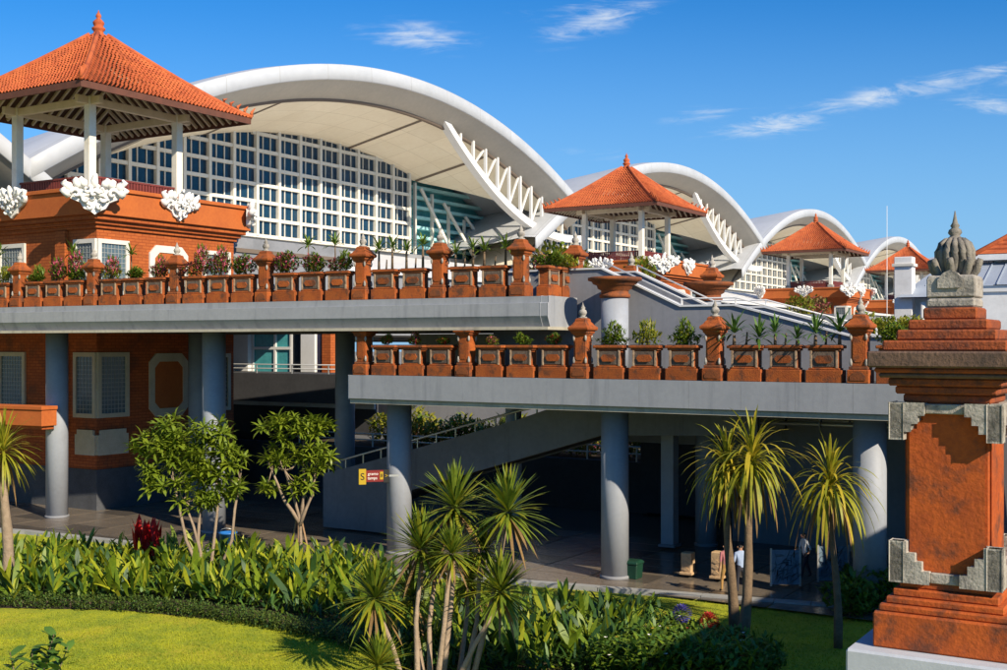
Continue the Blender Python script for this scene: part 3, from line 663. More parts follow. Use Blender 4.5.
ta = a2(42, 1.3); t = thing('brick_porch', 'sunlit brick ledge jutting out left of the tall column', 'ledge', W2(ta, 1.3), -TH2)
MB().box(-7, 0, 0, .9, 4.62, 5.4).build('ledge_block', 'brick_smooth', t, .03); MB().box(-7.1, .06, -.06, .9, 5.4, 5.58).build('ledge_cap', 'brick_smooth', t, .02); MB().box(-7, -.15, .15, .85, 4.45, 4.62).build('ledge_foot', 'brickwork', t, .02)
MB().box(-6.6, -5.8, .1, .85, .08, 4.45).build('pier', 'brick_low', t); MB().box(-6.6, -6.1, .9, 6.5, 4.7, 5.2).build('tie_beam', 'brick_low', t)
tw2 = make_tower(False)
for k, (x, z) in enumerate(((12.2, 117.), (45., 170.), (73.0, 213.))):
    o = tw2 if k == 0 else copy_tree(tw2)
    o.location = (x, z, 0); o.rotation_euler = (0, 0, -TH)
    tag(o, ['brick pavilion tower behind the head of the staircase', 'brick pavilion tower farther off, left of the big gate pillar', 'small farthest brick pavilion tower just left of the stone finial'][k], 'tower', 'brick pavilion towers')

# ================================================================== TERMINAL
ARC = .0073
term = []
for vi, bc in enumerate((-32., 54., 120., 186., 252., 318.)):
    t = site('terminal_hall', ['arched terminal hall partly hidden behind the left pavilion', 'largest arched terminal hall with white fascia and glass grid', 'second arched terminal hall behind the staircase pavilion', 'third arched terminal hall behind the distant pavilion', 'fourth small arched terminal hall left of the stone finial', 'farthest arched terminal hall on the right'][vi], 'terminal', 0, bc, 0, 'arched terminal halls')
    D0, D1, N = -43., (34.5 if vi else 47.), 56
    ds = [D0+(D1-D0)*i/N for i in range(N+1)]
    def zt(d, a=-48.): return 34.2-ARC*d*d+(a+48.)*.12
    # local cross section (a, dz) swept along d
    def sweep(name, sec, mat_, closed=False, ds=ds):
        mb = MB(); n = len(sec); vs = [(a, d, zt(d, -48)+dz) for d in ds for a, dz in sec]
        fs = []
        for i in range(len(ds)-1):
            for j in range(n if closed else n-1): fs.append((i*n+j, i*n+(j+1)%n, (i+1)*n+(j+1)%n, (i+1)*n+j))
        if closed: fs += [tuple(range(n))[::-1], tuple((len(ds)-1)*n+j for j in range(n))]
        mb.add(vs, fs, 0, True); o = mb.build(name, mat_, t)
        return o
    sweep('roof_shell', [(-48.0, 0), (-49.5, .12), (-60, -1.3), (-80, -3.8), (-110, -8)], 'roof_skin')
    sweep('fascia', [(-48.0, .02), (-47.9, -.1), (-47.85, -1.3), (-48.0, -1.38), (-48.1, -1.3), (-48.1, .02)], 'roof_skin', True)
    sweep('fascia_underside', [(-48.0, -1.3), (-50.2, -2.75), (-50.6, -2.75), (-50.2, -2.5)], 'fascia_under')
    sweep('soffit_groove', [(-50.18, -2.70), (-50.2, -2.98), (-50.5, -3.0), (-50.5, -2.8)], 'seam_dark')
    mb = MB(); vs = []
    def back(d): return -60.5 if d < 17 else -60.5+min(9.0, (d-17)*.62)
    for d in ds:
        for q in range(4): aa = -50.45+(back(d)+50.45)*q/3; vs.append((aa, d, zt(d)-2.85-(abs(aa)-50.45)*.209))
    mb.add(vs, [(i*4+j, i*4+j+1, (i+1)*4+j+1, (i+1)*4+j) for i in range(N) for j in range(3)], 0, True); sof = mb.build('soffit', 'soffit', t)
    def zs(d, a): return zt(d)-2.85-(abs(a)-50.45)*.209
    for d in (-28, -16, 4.5, 16.8):
        mb = MB(); 
        for k in range(8):
            a0, a1 = -50.5-k*1.22, -50.5-(k+1)*1.22
            mb.add([(a0, d-.22, zs(d-.22, a0)-.05), (a0, d+.22, zs(d+.22, a0)-.05), (a1, d+.22, zs(d+.22, a1)-.05), (a1, d-.22, zs(d-.22, a1)-.05)], [(0,1,2,3)])
            mb.add([(a0, d-.22, zs(d-.22, a0)+.2), (a0, d+.22, zs(d+.22, a0)+.2), (a1, d+.22, zs(d+.22, a1)+.2), (a1, d-.22, zs(d-.22, a1)+.2)], [(0,1,2,3)])
        mb.build('soffit_seam', 'seam_dark', sof)
    # glass front
    AW = -60.; near = vi <= 1
    z0, rowh, colw = 18.9, 1.62, 3.05
    gl = link('glass_front', None, t)
    c0, c1 = -43, 17
    ncol = int((c1-c0)/colw)
    pane = MB(); pane.box(-.05, 0, .0, colw, 0, rowh, 0)
    for q in (1, 2): pane.box(0, .09, colw*q/3-.05, colw*q/3+.05, 0, rowh, 1)
    pme = pane.mesh('pane', ['glass_blue', 'white_frame'])
    merged = MB()
    for i in range(ncol+1):
        d = c0+i*colw; dm = d+colw/2; ztop = zs(d, AW) if vi else 0
        top_z = zs(min(abs(d), 60), AW)
        if top_z < z0+.5: continue
        m_ = MB().box(-.06, .38, -.17, .17, z0, top_z+.1, 0, Matrix.Translation((AW, d, 0)))
        m_.build('mullion', 'white_frame', gl)
        for j in range(8):
            zz = z0+j*rowh
            if i == ncol or zz > max(zs(d, AW), zs(d+colw, AW))-.15: break
            if vi <= 2: link('pane', pme, gl, (AW, d, zz))
            else: merged.add([(p[0]+AW, p[1]+d, p[2]+zz) for p in pane.v], pane.f); 
    if vi > 2:
        k = len(pane.f); merged.m = [pane.m[i % k] for i in range(len(merged.f))]; merged.s = [False]*len(merged.f)
        merged.build('pane', ['glass_blue', 'white_frame'], gl)
    for j in range(8):
        zz = z0+j*rowh; dd = math.sqrt(max(0, (zs(0, AW)-zz)/ARC)); dl, dr = max(-dd, c0), min(dd, c0+ncol*colw)
        if dd > 1 and dr > dl: MB().box(AW-.06, AW+.30, dl, dr, zz-.16, zz+.16).build('transom', 'white_frame', gl)
    # teal side glazing with slats
    tg = link('side_glazing', None, t)
    MB().box(-62.2, -62, 14, 36, 18.9, 29.5).build('pane', 'glass_teal', tg)
    for q in range(8): MB().box(-61.9, -60.9, 17.2, 36, 19.6+q*1.15, 19.95+q*1.15).build('slat', 'teal_slat', tg)
    for q in range(6): MB().box(-60.9, -60.6, 17.2+q*3.4, 17.5+q*3.4, 18.9, min(28.5, zs(17.5+q*3.4, -60.5)+.1)).build('mullion', 'white_frame', tg)
    for q in range(4): MB().bar((-60.4, 18+q*4.6, 26.5-q*1.2), (-58.6, 22+q*4.6, 19.0), .3).build('brace', 'white_frame', tg)
    # hanging truss under the right half of the arch
    tr = link('truss', None, t)
    def zc(d): return 21.4+.0157*(d-33)**2
    ch = [7.2+(37-7.2)*i/20 for i in range(21)]
    mb = MB(); sec = [(-49.6, -.42), (-49.6, .42), (-50.5, .42), (-50.5, -.42)]
    vs = [(a, d, min(zc(d), zt(d)-1.9)+dz) for d in ch for a, dz in sec]
    mb.add(vs, [(i*4+j, i*4+(j+1)%4, (i+1)*4+(j+1)%4, (i+1)*4+j) for i in range(20) for j in range(4)]+[(3,2,1,0), (80,81,82,83)])
    mb.build('lower_chord', 'white_paint', tr)
    xs = [10.8+i*2.45 for i in range(10)]
    for d in xs: MB().bar((-50.1, d, zc(d)), (-50.1, d, zt(d)-2.5), .28).build('vertical', 'white_paint', tr)
    for q, (d, e_) in enumerate(zip(xs[1:-1], xs[2:])): MB().bar((-50.2, d-.0, zc(d)+.1), (-50.2, e_-.3, zt(e_)-2.8), .2).build('diagonal', 'white_paint', tr)
    # body behind the glass
    MB().box(-108, -62.3, -33, 33, 9, 24.5).build('hall_body', 'concrete_wall', t)
    MB().box(-62.2, -60.15, -33, 33, 9, 18.8).build('base_wall', 'concrete_smooth', t)
# low grey wing in front of the halls
t = site('front_wing', 'flat grey wing below the glass hall, right of the big tower', 'building')
MB().box(-60, -32, 11.5, 24.2, 10.28, 15.0).build('wall', 'concrete_smooth', t, .03)
MB().box(-31.99, -31.9, 13.0, 22.2, 14.1, 14.35).build('shadow_groove', 'seam_dark', t); MB().box(-31.99, -31.9, 22.2, 22.5, 10.3, 14.35).build('shadow_groove', 'seam_dark', t)  # dark strips drawn along the groove lines
t = site('low_wing', 'long low grey wing between the halls and the pavilion towers', 'building')
MB().box(-60, -33, 24.4, 290, 9.2, 13.6).build('wall', 'concrete_smooth', t)
MB().box(-34, -32.7, 24.4, 290, 13.6, 13.95).build('coping', 'white_paint', t); MB().prism([(-33.6, 13.9), (-46, 16.6), (-60, 16.6), (-60, 13.61), (-33.6, 13.61)], 24.5, 289, 'y').build('sloping_roof', 'white_paint', t)
for k, b in enumerate((82, 90, 98, 106, 118, 126, 150, 158, 170, 180)):
    MB().box(-33, -32.92, b, b+4.2, 10.6, 13.0).build('door', 'door_orange' if k % 3 != 2 else 'glass_teal', t, .02)
for b in (80, 88.4, 96, 112, 124, 136, 164): MB().box(-33, -32.5, b, b+.8, 9, 13.6).build('pier', 'concrete_wall', t)
# sloping pale canopy roofs over the forecourt, under the arches
for k, bc in enumerate(()):
    t = site('forecourt_canopy', ['pale curved canopy below the largest arch', 'pale curved canopy below the second arch', 'pale curved canopy below the third arch'][k], 'canopy', 0, bc, 0, 'curved canopies')
    mb = MB(); n = 20; vs = []
    for i in range(n+1):
        d = -16+i*2.1
        for a, z in ((-34, 14.1), (-40, 16.2), (-47, 18.2), (-56, 18.8)): vs.append((a, d, z+.0028*(d-4)**2-.6))
    mb.add(vs, [(i*4+j, i*4+j+1, (i+1)*4+j+1, (i+1)*4+j) for i in range(n) for j in range(3)], 0, True)
    mb.build('canopy_skin', 'metal_roof' if 0 else 'concrete_smooth', t)
    MB().tube([(-34, -16+i*2.1, 14.1+.0028*(-16+i*2.1-4)**2-.6) for i in range(n+1)], .22, 8).build('edge_beam', 'white_paint', t)
    for q in range(5): MB().bar((-36, -12+q*8, 10), (-38, -10+q*8, 15.2), .25).build('strut', 'white_paint', t)

# ================================================================== RIGHT BACKGROUND BUILDINGS
def hip(name, label, c, w, d, z0, z1, zr_, over, wallm, rz=-TH):
    t = thing(name, label, 'building', c, rz)
    MB().box(-w/2, w/2, -d/2, d/2, z0, z1).build('wall', wallm, t)
    W2, D2 = w/2+over, d/2+over; rl = W2-D2
    rf = MB().add([(-W2,-D2,z1),(W2,-D2,z1),(W2,D2,z1),(-W2,D2,z1),(-rl,0,zr_),(rl,0,zr_)], [(0,1,5,4),(1,2,5),(2,3,4,5),(3,0,4),(3,2,1,0)]).build('roof', 'roof_tile', t)
    MB().box(-W2, W2, -D2, D2, z1-.5, z1-.05).build('eave', 'render_white', t)
    tiles = MB()
    for k in range(1, 16):
        f = k/16; f2 = (k+1)/16
        z = z1+(zr_-z1)*f
        L = W2+(rl-W2)*f; D = D2*(1-f)
        tiles.box(-L, L, -D-.06, -D+.1, z-.02, z+.1); tiles.box(-L-.06, -L+.1, -D, D, z-.02, z+.1)
    stuff(tiles.build('tile_courses', 'roof_tile', rf))
    for p, q in (((-W2,-D2,z1), (-rl,0,zr_)), ((W2,-D2,z1), (rl,0,zr_)), ((-rl,0,zr_), (rl,0,zr_))):
        MB().tube([p, q], .22, 8).build('ridge', 'roof_tile', rf)
    return t
c = px(1212, 345, 92); t = hip('tiled_building', 'white building with orange tiled hip roof behind the stone finial', (c.x, c.y, 0), 30, 15, 0, 15.6, 21.5, 1.2, 'render_white', R(-29))
for k in range(5): 
    w_ = MB().box(-13+k*5.4, -11+k*5.4, -7.56, -7.45, 9.5, 11.2).build('window', 'glass_dark', t)
lr = MB(); lr.add([(-19, -14.5, 12.9), (15, -14.5, 12.9), (15, -7.5, 15.0), (-19, -7.5, 15.0)], [(0,1,2,3)])
for k in range(34): lr.box(-19+k, -18.93+k, -.05, .05, 0, 7.3, 0, Matrix.Translation((0, -14.5, 12.95)) @ Matrix.Rotation(R(-73.3), 4, 'X'))
lr.build('lean_to_roof', 'metal_roof', t); MB().box(-18.5, 14.5, -14.2, -14.0, 0, 12.7).build('front_wall', 'render_white', t)
MB().box(-18.6, 14.6, -14.35, -14.2, 12.4, 12.85).build('gutter', 'white_paint', t)
c = px(962, 345, 120); t = thing('white_hall', 'white columned building with grey pitched roof under the farthest pavilion', 'building', (c.x, c.y, 0), -TH)
MB().box(-5, 12, 0, 12, 0, 13.6).build('wall', 'render_white', t)
MB().add([(-6, -2, 13.4), (13, -2, 13.4), (13, 5, 17.0), (-3, 5, 17.0), (-3, 5, 13.4), (13, 5, 13.4), (-6,-2,13.3), (13,-2,13.3)], [(0,1,2,3), (0,3,4), (1,5,2), (6,4,5,7)]).build('roof', 'metal_roof', t)
MB().box(-6.4, -4.6, -1.4, 0, 0, 17.6).build('tower_block', 'render_white', t, .05); MB().box(-6.6, -4.4, -1.6, .2, 16.6, 16.9).build('band', 'white_frame', t, .02)
for k in range(4): MB().lathe([(.35, 0), (.3, 12.9)], 14, (-3.5+k*3.2, -1.3, 0)).build('column', 'white_paint', t)
for k in range(3): MB().box(-2.9+k*3.2, -1+k*3.2, -.06, .02, 9.2, 12.4).build('window', 'glass_dark', t)
c = px(887, 345, 140); t = thing('flag_pole', 'thin pale mast rising above the terrace plants', 'pole', (c.x, c.y, 0)); MB().lathe([(.06, 0), (.03, 25)], 8).build('mast', 'white_paint', t); MB().lathe([(.3, 0), (.3, .5)], 8).build('foot', 'concrete_wall', t)

# ================================================================== GATE PILLAR IN FRONT
def notch(poly): return poly
def gate_pillar(loc, label, sc_=1.0):
    k = 1/59.0; t = thing('gate_pillar', label, 'pillar', loc, -TH, None, (.91, .91, 1))
    def z(y): return 8.5-(y-345)*k
    def blk(name, hw, y0, y1, m, bev=.02): return MB().cbox(2*hw*k, 2*hw*k, z(y1), z(y0)).build(name, m, t, bev)
    blk('plinth', 94, 641, 850, 'plinth_grey', .04)
    blk('base_block', 71, 606, 640.9, 'pillar_orange', .03)
    for hw, y0, y1 in ((66, 599, 606), (60, 592, 599), (54, 584, 592), (48, 576, 584)): blk('base_course', hw, y0, y1, 'pillar_orange', .025)
    blk('shaft', 42, 400, 576, 'pillar_orange', .02)
    # raised field on each face with stepped corners, and stepped grey corner stones
    for s in range(4):
        Rm = Matrix.Rotation(R(90)*s, 4, 'Z')
        fld = [(-30, 570), (30, 570), (30, 556), (39, 556), (39, 425), (30, 425), (30, 408), (-30, 408), (-30, 425), (-39, 425), (-39, 556), (-30, 556)]
        fld = [(-24,566),(24,566),(24,560),(30,560),(30,553),(38,553),(38,428),(30,428),(30,420),(24,420),(24,412),(-24,412),(-24,420),(-30,420),(-30,428),(-38,428),(-38,553),(-30,553),(-30,560),(-24,560)]
        MB().prism([(x*k, z(y)) for x, y in fld], -42*k-.035, -42*k+.01, 'y', 0, Rm).build('face_panel', 'pillar_orange', t, .012)
        for sx_ in (-1, 1):
            for up in (0, 1):
                if up: pl_ = [(57,402),(21,402),(21,413),(28,413),(28,421),(35,421),(35,429),(43,429),(43,437),(57,437)]
                else: pl_ = [(57,577),(16,577),(16,566),(24,566),(24,557),(31,557),(31,549),(40,549),(40,538),(57,538)]
                pl2 = [(sx_*x*k, z(y)) for x, y in pl_]
                MB().prism(pl2, -57*k, -42*k+.0, 'y', 0, Rm).build('corner_stone', 'grey_stone', t, .015)
        MB().box(-21*k+.005, 21*k-.005, -50*k, -42*k, z(412), z(402.5), 0, Rm).build('lintel_stone', 'grey_stone', t, .012); MB().box(-16*k+.005, 16*k-.005, -50*k, -42*k, z(577), z(567), 0, Rm).build('sill_stone', 'grey_stone', t, .012)
    for hw, y0, y1, m in ((45,393,401.8,'pillar_course'),(52,385,393,'pillar_course'),(58,377,385,'pillar_course'),(66,372,377,'ledge_brown'),(70,367,372,'pillar_course'),(76,351,367,'ledge_brown'),(63,340.5,351,'pillar_course'),(51,330,340.5,'pillar_course'),(41,320,330,'pillar_course'),(28,308,320,'pillar_course')):
        blk('brick_course', hw, y0, y1, m, .03)
    MB().lathe([(25*k, z(308)), (25*k, z(299.5)), (22*k, z(298))], sq=True).build('neck_stone', 'grey_stone', t, .03)
    MB().lathe([(25*k, z(298)), (25*k, z(279)), (23*k, z(276))], sq=True).build('finial_base', 'grey_stone', t, .02)
    f = link('lotus_finial', None, t)
    MB().lathe([(12*k, z(279)), (15*k, z(270)), (17*k, z(258)), (16*k, z(248)), (12*k, z(241)), (8*k, z(239))], 20).build('lotus_core', 'finial_stone', f)
    # ribs that bulge and close under the spire, and outer petals curling away at the shoulder
    for ring, (n, prof_, wd) in enumerate(((14, [(8,285),(11,278),(15,269),(17.5,260),(18,252),(15,245),(9,240)], 3.6), (8, [(9,285),(13,281),(18,276),(22.5,270),(25,264),(26.5,259.5)], 3.8))):
        for i in range(n):
            an = 2*math.pi*(i+.5*ring)/n+R(22.5); dx, dy = math.cos(an), math.sin(an); m_ = len(prof_)
            MB().tube([(dx*r_*k, dy*r_*k, z(y_)) for r_, y_ in prof_], [wd*k*(.55+.6*math.sin(math.pi*(q+.6)/(m_+.4))) for q in range(m_)], 8).build('petal', 'finial_stone', f)
    MB().prism([(-12*k, z(288)), (12*k, z(288)), (12*k, z(281)), (7*k, z(275)), (0, z(272)), (-7*k, z(275)), (-12*k, z(281))], -27.5*k, -20*k, 'y').build('front_tongue', 'grey_stone', f, .015)
    MB().lathe([(8*k,z(243)),(9.5*k,z(240)),(7*k,z(237.5)),(5*k,z(236)),(7.5*k,z(233)),(6.5*k,z(230)),(3.6*k,z(228)),(5*k,z(226)),(3*k,z(223)),(2*k,z(219)),(.5*k,z(211))], 16).build('spire', 'finial_stone', f)
    return t
c = px(955, 345, 20.0); gate_pillar((c.x, c.y, 0), 'big foreground gate pillar of stepped brick with grey lotus finial')
# unseen brick block, added out of frame to throw shade over the garden
t = thing('gate_house', 'brick gate house beyond the right edge of the picture', 'building', (14.8, 15, 0), -TH)
MB().box(0, 16, 0, 17, 0, 11.3).build('wall', 'brickwork', t); MB().box(-.4, 16.4, -.4, 17.4, 11.3, 11.7).build('cornice', 'brick_smooth', t, .03)
MB().add([(-.6,-.6,11.7),(16.6,-.6,11.7),(16.6,17.6,11.7),(-.6,17.6,11.7),(8,8,14.5),(8,9,14.5)], [(0,1,4),(1,2,5,4),(2,3,5),(3,0,4,5),(3,2,1,0)]).build('roof', 'roof_tile', t)

# ================================================================== VEGETATION
def dirv(az, el): return Vector((math.cos(az)*math.cos(el), math.sin(az)*math.cos(el), math.sin(el)))
def rosette(n, L, w, el0, el1, droop, mats=1, seed=0, seg=4, dry=.0):
    rs = random.getstate(); random.seed(seed); mb = MB()
    for i in range(n):
        f = (i+.5)/n; el = el0+(el1-el0)*f**.9; az = i*2.39996+rnd(-.2, .2)
        l = L*rnd(.62, 1.12)*(1-.18*f); mi = 0
        if dry and f < dry: mi = mats-1
        elif mats > 1 and rnd(0, 1) < .3: mi = 1 if mats > 2 or not dry else 0
        d = dirv(az, el+rnd(-.22, .22)); mb.blade(Vector((0,0,.25*f*L*.5))+d*.04, d, l, w, droop*(1.15-.6*f), mi, seg, cup=.25)
    random.setstate(rs); return mb
# --- dracaena cluster
dr_me = [rosette(170, .98, .066, -.8, 1.5, .5, 3, s, dry=.09).mesh('leaf_rosette', ['leaf_dracaena', 'leaf_palm', 'leaf_dry']) for s in (1, 2)]
t = thing('dracaena_clump', 'clump of tall spiky dracaenas with bare stems in the foreground bed', 'plant', gp(440, 690))
heads = [(375,602,30.2,.98),(421,553,30.4,.95),(455,511,30.8,1.0),(508,515,30.0,.98),(452,556,29.4,.7),(484,553,30.8,.72),(501,595,29.2,.88),(436,566,31.,.6),(378,668,28.6,.7),(412,600,31.6,.8),(470,585,31.4,.75)]
base = gp(440, 690); bases = [(405,690),(418,694),(442,688),(470,690),(436,692),(462,694),(452,692),(430,690),(398,694),(424,684),(458,684)]
for k, (x, y, Z, r) in enumerate(heads):
    p = px(x, y, Z)-base; q = gp(*bases[k])-base; mid = q.lerp(p, .5)+Vector((rnd(-.12,.12), rnd(-.1,.1), 0)); mid2 = q.lerp(p, .8)+Vector((rnd(-.06,.06), rnd(-.1,.1), 0))
    MB().tube([q, q.lerp(mid, .5), mid, mid2, p], [.085, .07, .06, .06, .07], 8).build('stem', 'bark_pale', t)
    link('leaf_rosette', dr_me[k % 2], t, p, rnd(0, 6), scale=r*1.4)
# --- palms (right) with arching leaves
def palm(name, label, heads, bases, base, me, barkm='bark', r0=.13):
    t = thing(name, label, 'palm', base)
    for k, ((p, s), q) in enumerate(zip(heads, bases)):
        p = p-base; q = q-base; pts = [q.lerp(p, f)+Vector((math.sin(f*5+k)*.06, 0, 0)) for f in (0,.15,.3,.45,.6,.75,.9,1)]
        MB().tube(pts, [r0*(1.25-.1*i)*(1+.12*(i % 2)) for i in range(8)], 9).build('trunk', barkm, t)
        link('leaf_crown', me[k % len(me)], t, p, rnd(0, 6), scale=s)
    return t
pal_me = [rosette(130, 1.8, .08, -.8, 1.5, 2.7, 3, s, 7, dry=.1).mesh('leaf_crown', ['leaf_palm', 'leaf_palm_yellow', 'leaf_dry']) for s in (5, 6)]
b1 = gp(742, 648)
palm('palm', 'yellow-green palm with two rough trunks before the lower deck', [(px(752, 468, 33.3), 1.12), (px(727, 474, 33.9), 1.0)], [gp(742, 650), gp(733, 640)], b1, pal_me)
b2 = gp(838, 648)
palm('palm', 'single-trunked palm beside the big gate pillar', [(px(830, 492, 33.4), 1.1)], [gp(838, 648)], b2, pal_me, 'bark', .1)
pal2 = [rosette(150, 1.65, .07, -1.2, 1.5, 1.4, 3, 9, 6, dry=.12).mesh('leaf_crown', ['leaf_palm', 'leaf_palm_yellow', 'leaf_dry'])]
b3 = gp(6, 590)
palm('palm', 'shaggy palm cut off by the left edge before the brick tower', [(px(3, 455, 40.6), 1.05)], [gp(8, 590)], b3, pal2, 'bark_pale', .17)
stuff_lower = rosette(60, .9, .05, -.3, 1.4, .9, 1, 12).mesh('leaf_rosette', ['leaf_canna'])

# --- leafy trees: forked stems, whorls of long leaves at the tips
wh = []
for s in range(3):
    random.seed(40+s); mb = MB()
    for i in range(15):
        f = i/15; d = dirv(i*2.4+rnd(-.2,.2), -.35+1.5*f); mb.blade(d*.03, d, rnd(.36,.56), rnd(.10,.135), .9, 0, 3, cup=.3)
    wh.append(mb.mesh('leaf_whorl', ['leaf_tree']))
random.seed(11)
def leafy_tree(label, base, blobs, stems, Z, nw, stakes=False, barkm='bark_pale', r0=.07):
    t = thing('leafy_tree', label, 'tree', base, group='leafy young trees')
    fork = stems[0]
    crown = link('crown', None, t)
    tips = []
    for k in range(nw):
        bx_, by, brx, bry = random.choices(blobs, [b[2]*b[3] for b in blobs])[0]
        while True:
            v = Vector((rnd(-1,1), rnd(-1,1), rnd(-1,1)))
            if .45 < v.length < 1: break
        s = Z/FPX; c = px(bx_, by, Z)-base
        p = c+Vector((v.x*brx*s, v.y*min(brx, bry)*s*1.0, v.z*bry*s)); tips.append(p)
        out = (v*Vector((1,1,1))); ax = Vector((v.x*.6, v.y*.6, .9)).normalized()
        q = Vector((0,0,1)).rotation_difference(ax).to_euler()
        link('leaf_whorl', wh[k % 3], crown, p, rot=(q.x, q.y, rnd(0, 6)), scale=rnd(.7, 1.12))
    trk = link('stems', None, t)
    for (q, m, e) in stems:
        P = [px(x, y, Z)-base for x, y in (q, m, e)]; P[0].y += rnd(-.1,.1); P[2].y += rnd(-.4,.4)
        MB().tube([P[0], P[0].lerp(P[1], .5)+Vector((rnd(-.05,.05),0,0)), P[1], P[1].lerp(P[2], .5)+Vector((rnd(-.08,.08),0,0)), P[2]], [r0*1.1, r0, r0*.85, r0*.7, r0*.45], 7).build('limb', barkm, trk)
        near = sorted(tips, key=lambda p: (p-P[2]).length)[:9]
        for n_ in near:
            mid = P[2].lerp(n_, .5)+Vector((0, 0, -.1)); MB().tube([P[2], mid, n_], [r0*.4, r0*.3, r0*.18], 5).build('branch', barkm, trk)
    if stakes:
        for dx, dy in ((-.45, .1), (.42, .15), (.12, -.45), (-.1, .4)):
            MB().bar((dx, dy, 0), (dx*.15, dy*.15, 1.75), .06).build('stake', 'stake', t)
    return t
Z1 = 41.8
leafy_tree('broad leafy tree with many pale stems left of the staked tree', gp(205, 590), [(190,434,42,18),(160,450,30,18),(214,458,30,22),(180,476,36,22),(226,488,18,14),(200,502,24,10)],
    [((205,590),(186,540),(176,480)),((207,590),(198,540),(196,470)),((208,590),(214,540),(215,480)),((210,588),(232,540),(238,480)),((203,590),(200,552),(184,500))], Z1, 185)
leafy_tree('smaller leafy tree propped by wooden stakes', gp(299, 560), [(294,428,36,13),(324,428,18,10),(284,456,18,14),(312,460,20,16),(270,488,9,7),(300,488,12,8)],
    [((300,560),(300,520),(286,470)),((300,525),(312,495),(318,450)),((299,522),(284,500),(272,470)),((301,522),(305,490),(302,440))], 46.2, 105, True, 'bark_pale', .075)

# --- canna bed
cl_me = []
for s in range(6):
    random.seed(60+s); m_ = ['leaf_canna', 'leaf_canna', 'leaf_canna_light', 'leaf_canna', 'leaf_canna_dark', 'leaf_canna_light'][s]
    mb = MB(); d = dirv(0, rnd(1.1, 1.4)); mb.blade((0,0,0), d, 1.3, (.21,.3,.18,.26,.24,.16)[s], (.3,.9,.2,1.5,.6,1.1)[s], 0, 6, cup=.35); cl_me.append(mb.mesh('leaf', m_))
st_me = MB().tube([(0,0,0),(0,0,.5)], [.03,.02], 5).mesh('stalk', 'leaf_canna')
random.seed(21)
def canna(p, s, label, group, nleaf=7, dark=0.):
    t = thing('canna_plant', label, 'plant', p, rnd(0, 6), group, s)
    link('stalk', st_me, t)
    for i in range(nleaf):
        k = random.choice((0,1,2,3,5,5)) if rnd(0,1) > dark else random.choice((4,4,0))
        o = link('leaf', cl_me[k], t, (0, 0, rnd(0, .4)), scale=rnd(.65, 1.1)); o.rotation_euler = (rnd(-.4,.4), rnd(-.3,.5), i*2.4+rnd(-.5,.5))
front = lambda x: 606+.000*x+(max(0, x-150)**1.6)*.0088   # front edge of the bed in photo pixels
n = 0
for row in range(6):
    for i in range(33):
        x = -20+i*12.9+rnd(-7,7)+(row % 2)*6; yb = 601-row*8.2+max(0, x-190)*.10*(1-row/8)+rnd(-2,2)
        if x > 388: continue
        canna(gp(x, yb), rnd(.72, 1.05)*(1.02 if row < 4 else .85), 'leafy canna plant in the long bed behind the low hedge', 'canna plants of the long bed', 9, .3)
for row in range(7):
    for i in range(8):
        x = 392+i*14+rnd(-6,6); yb = 666-row*10+rnd(-2,2)
        if yb < 592+(x-392)*.12: continue
        canna(gp(x, yb), rnd(.55, .8), 'leafy canna plant among the dracaena stems', 'canna plants among the dracaenas', 8, .55)
for row in range(6):
    for i in range(9):
        x = 498+i*17+rnd(-6,6)-(5-row)*3; yb = 668-row*9+rnd(-2,2)
        canna(gp(x, yb), rnd(.65, .95), 'leafy canna plant in the bed right of the spiky dracaenas', 'canna plants of the right bed', 8, .45)
# soil under the beds
sheet('planting_bed', [gp(-60, 607), gp(120, 610), gp(260, 624), gp(400, 655), gp(420, 600), gp(300, 575), gp(-60, 556)], 'soil', .012)
sheet('planting_bed', [gp(380, 690), gp(800, 690), gp(700, 640), gp(620, 617), gp(520, 606), gp(422, 598), gp(402, 654)], 'soil', .010)

# --- small-leaf masses
def leafmass(n, fn, L0, L1, w, nm, mats, seed, up=.3, droop=.5, main=.72):
    rs = random.getstate(); random.seed(seed); mb = MB(); nmats = len(mats) if isinstance(mats, list) else 1
    for i in range(n):
        p = fn(); d = dirv(rnd(0, 6.28), rnd(-.3+up, 1.1)); mi = 0 if nmats == 1 or rnd(0,1) < main else random.randrange(1, nmats)
        mb.blade(p, d, rnd(L0, L1), w*rnd(.8, 1.2), droop, mi, 2, cup=.2)
    random.setstate(rs); return mb.mesh(nm, mats)
def ell(rx, ry, rz, cz):
    def fn():
        while True:
            v = Vector((rnd(-1,1), rnd(-1,1), rnd(-1,1)))
            if .3 < v.length < 1: return Vector((v.x*rx, v.y*ry, cz+v.z*rz))
    return fn
# low clipped hedge along the lawn edge
hp = [(-40,606),(60,607),(140,610),(200,616),(260,625),(320,637),(370,650),(410,664)]
for i in range(len(hp)-1):
    for q in range(4):
        f = (q+.5)/4; x = hp[i][0]+(hp[i+1][0]-hp[i][0])*f; y = hp[i][1]+(hp[i+1][1]-hp[i][1])*f
        if i+q == 0: hm = [leafmass(420, ell(.62,.42,.27,.2), .06, .13, .05, 'foliage', ['leaf_hedge', 'leaf_canna_dark', 'leaf_bush'], 70+s) for s in range(3)]
        t = thing('hedge_shrub', 'low clipped shrub of the dark hedge edging the bright lawn', 'hedge', gp(x, y), rnd(0, 6), 'low hedge along the lawn')
        link('foliage', hm[(i+q) % 3], t); MB().tube([(0,0,0),(0,0,.2)], .03, 5).build('stem', 'bark', t)
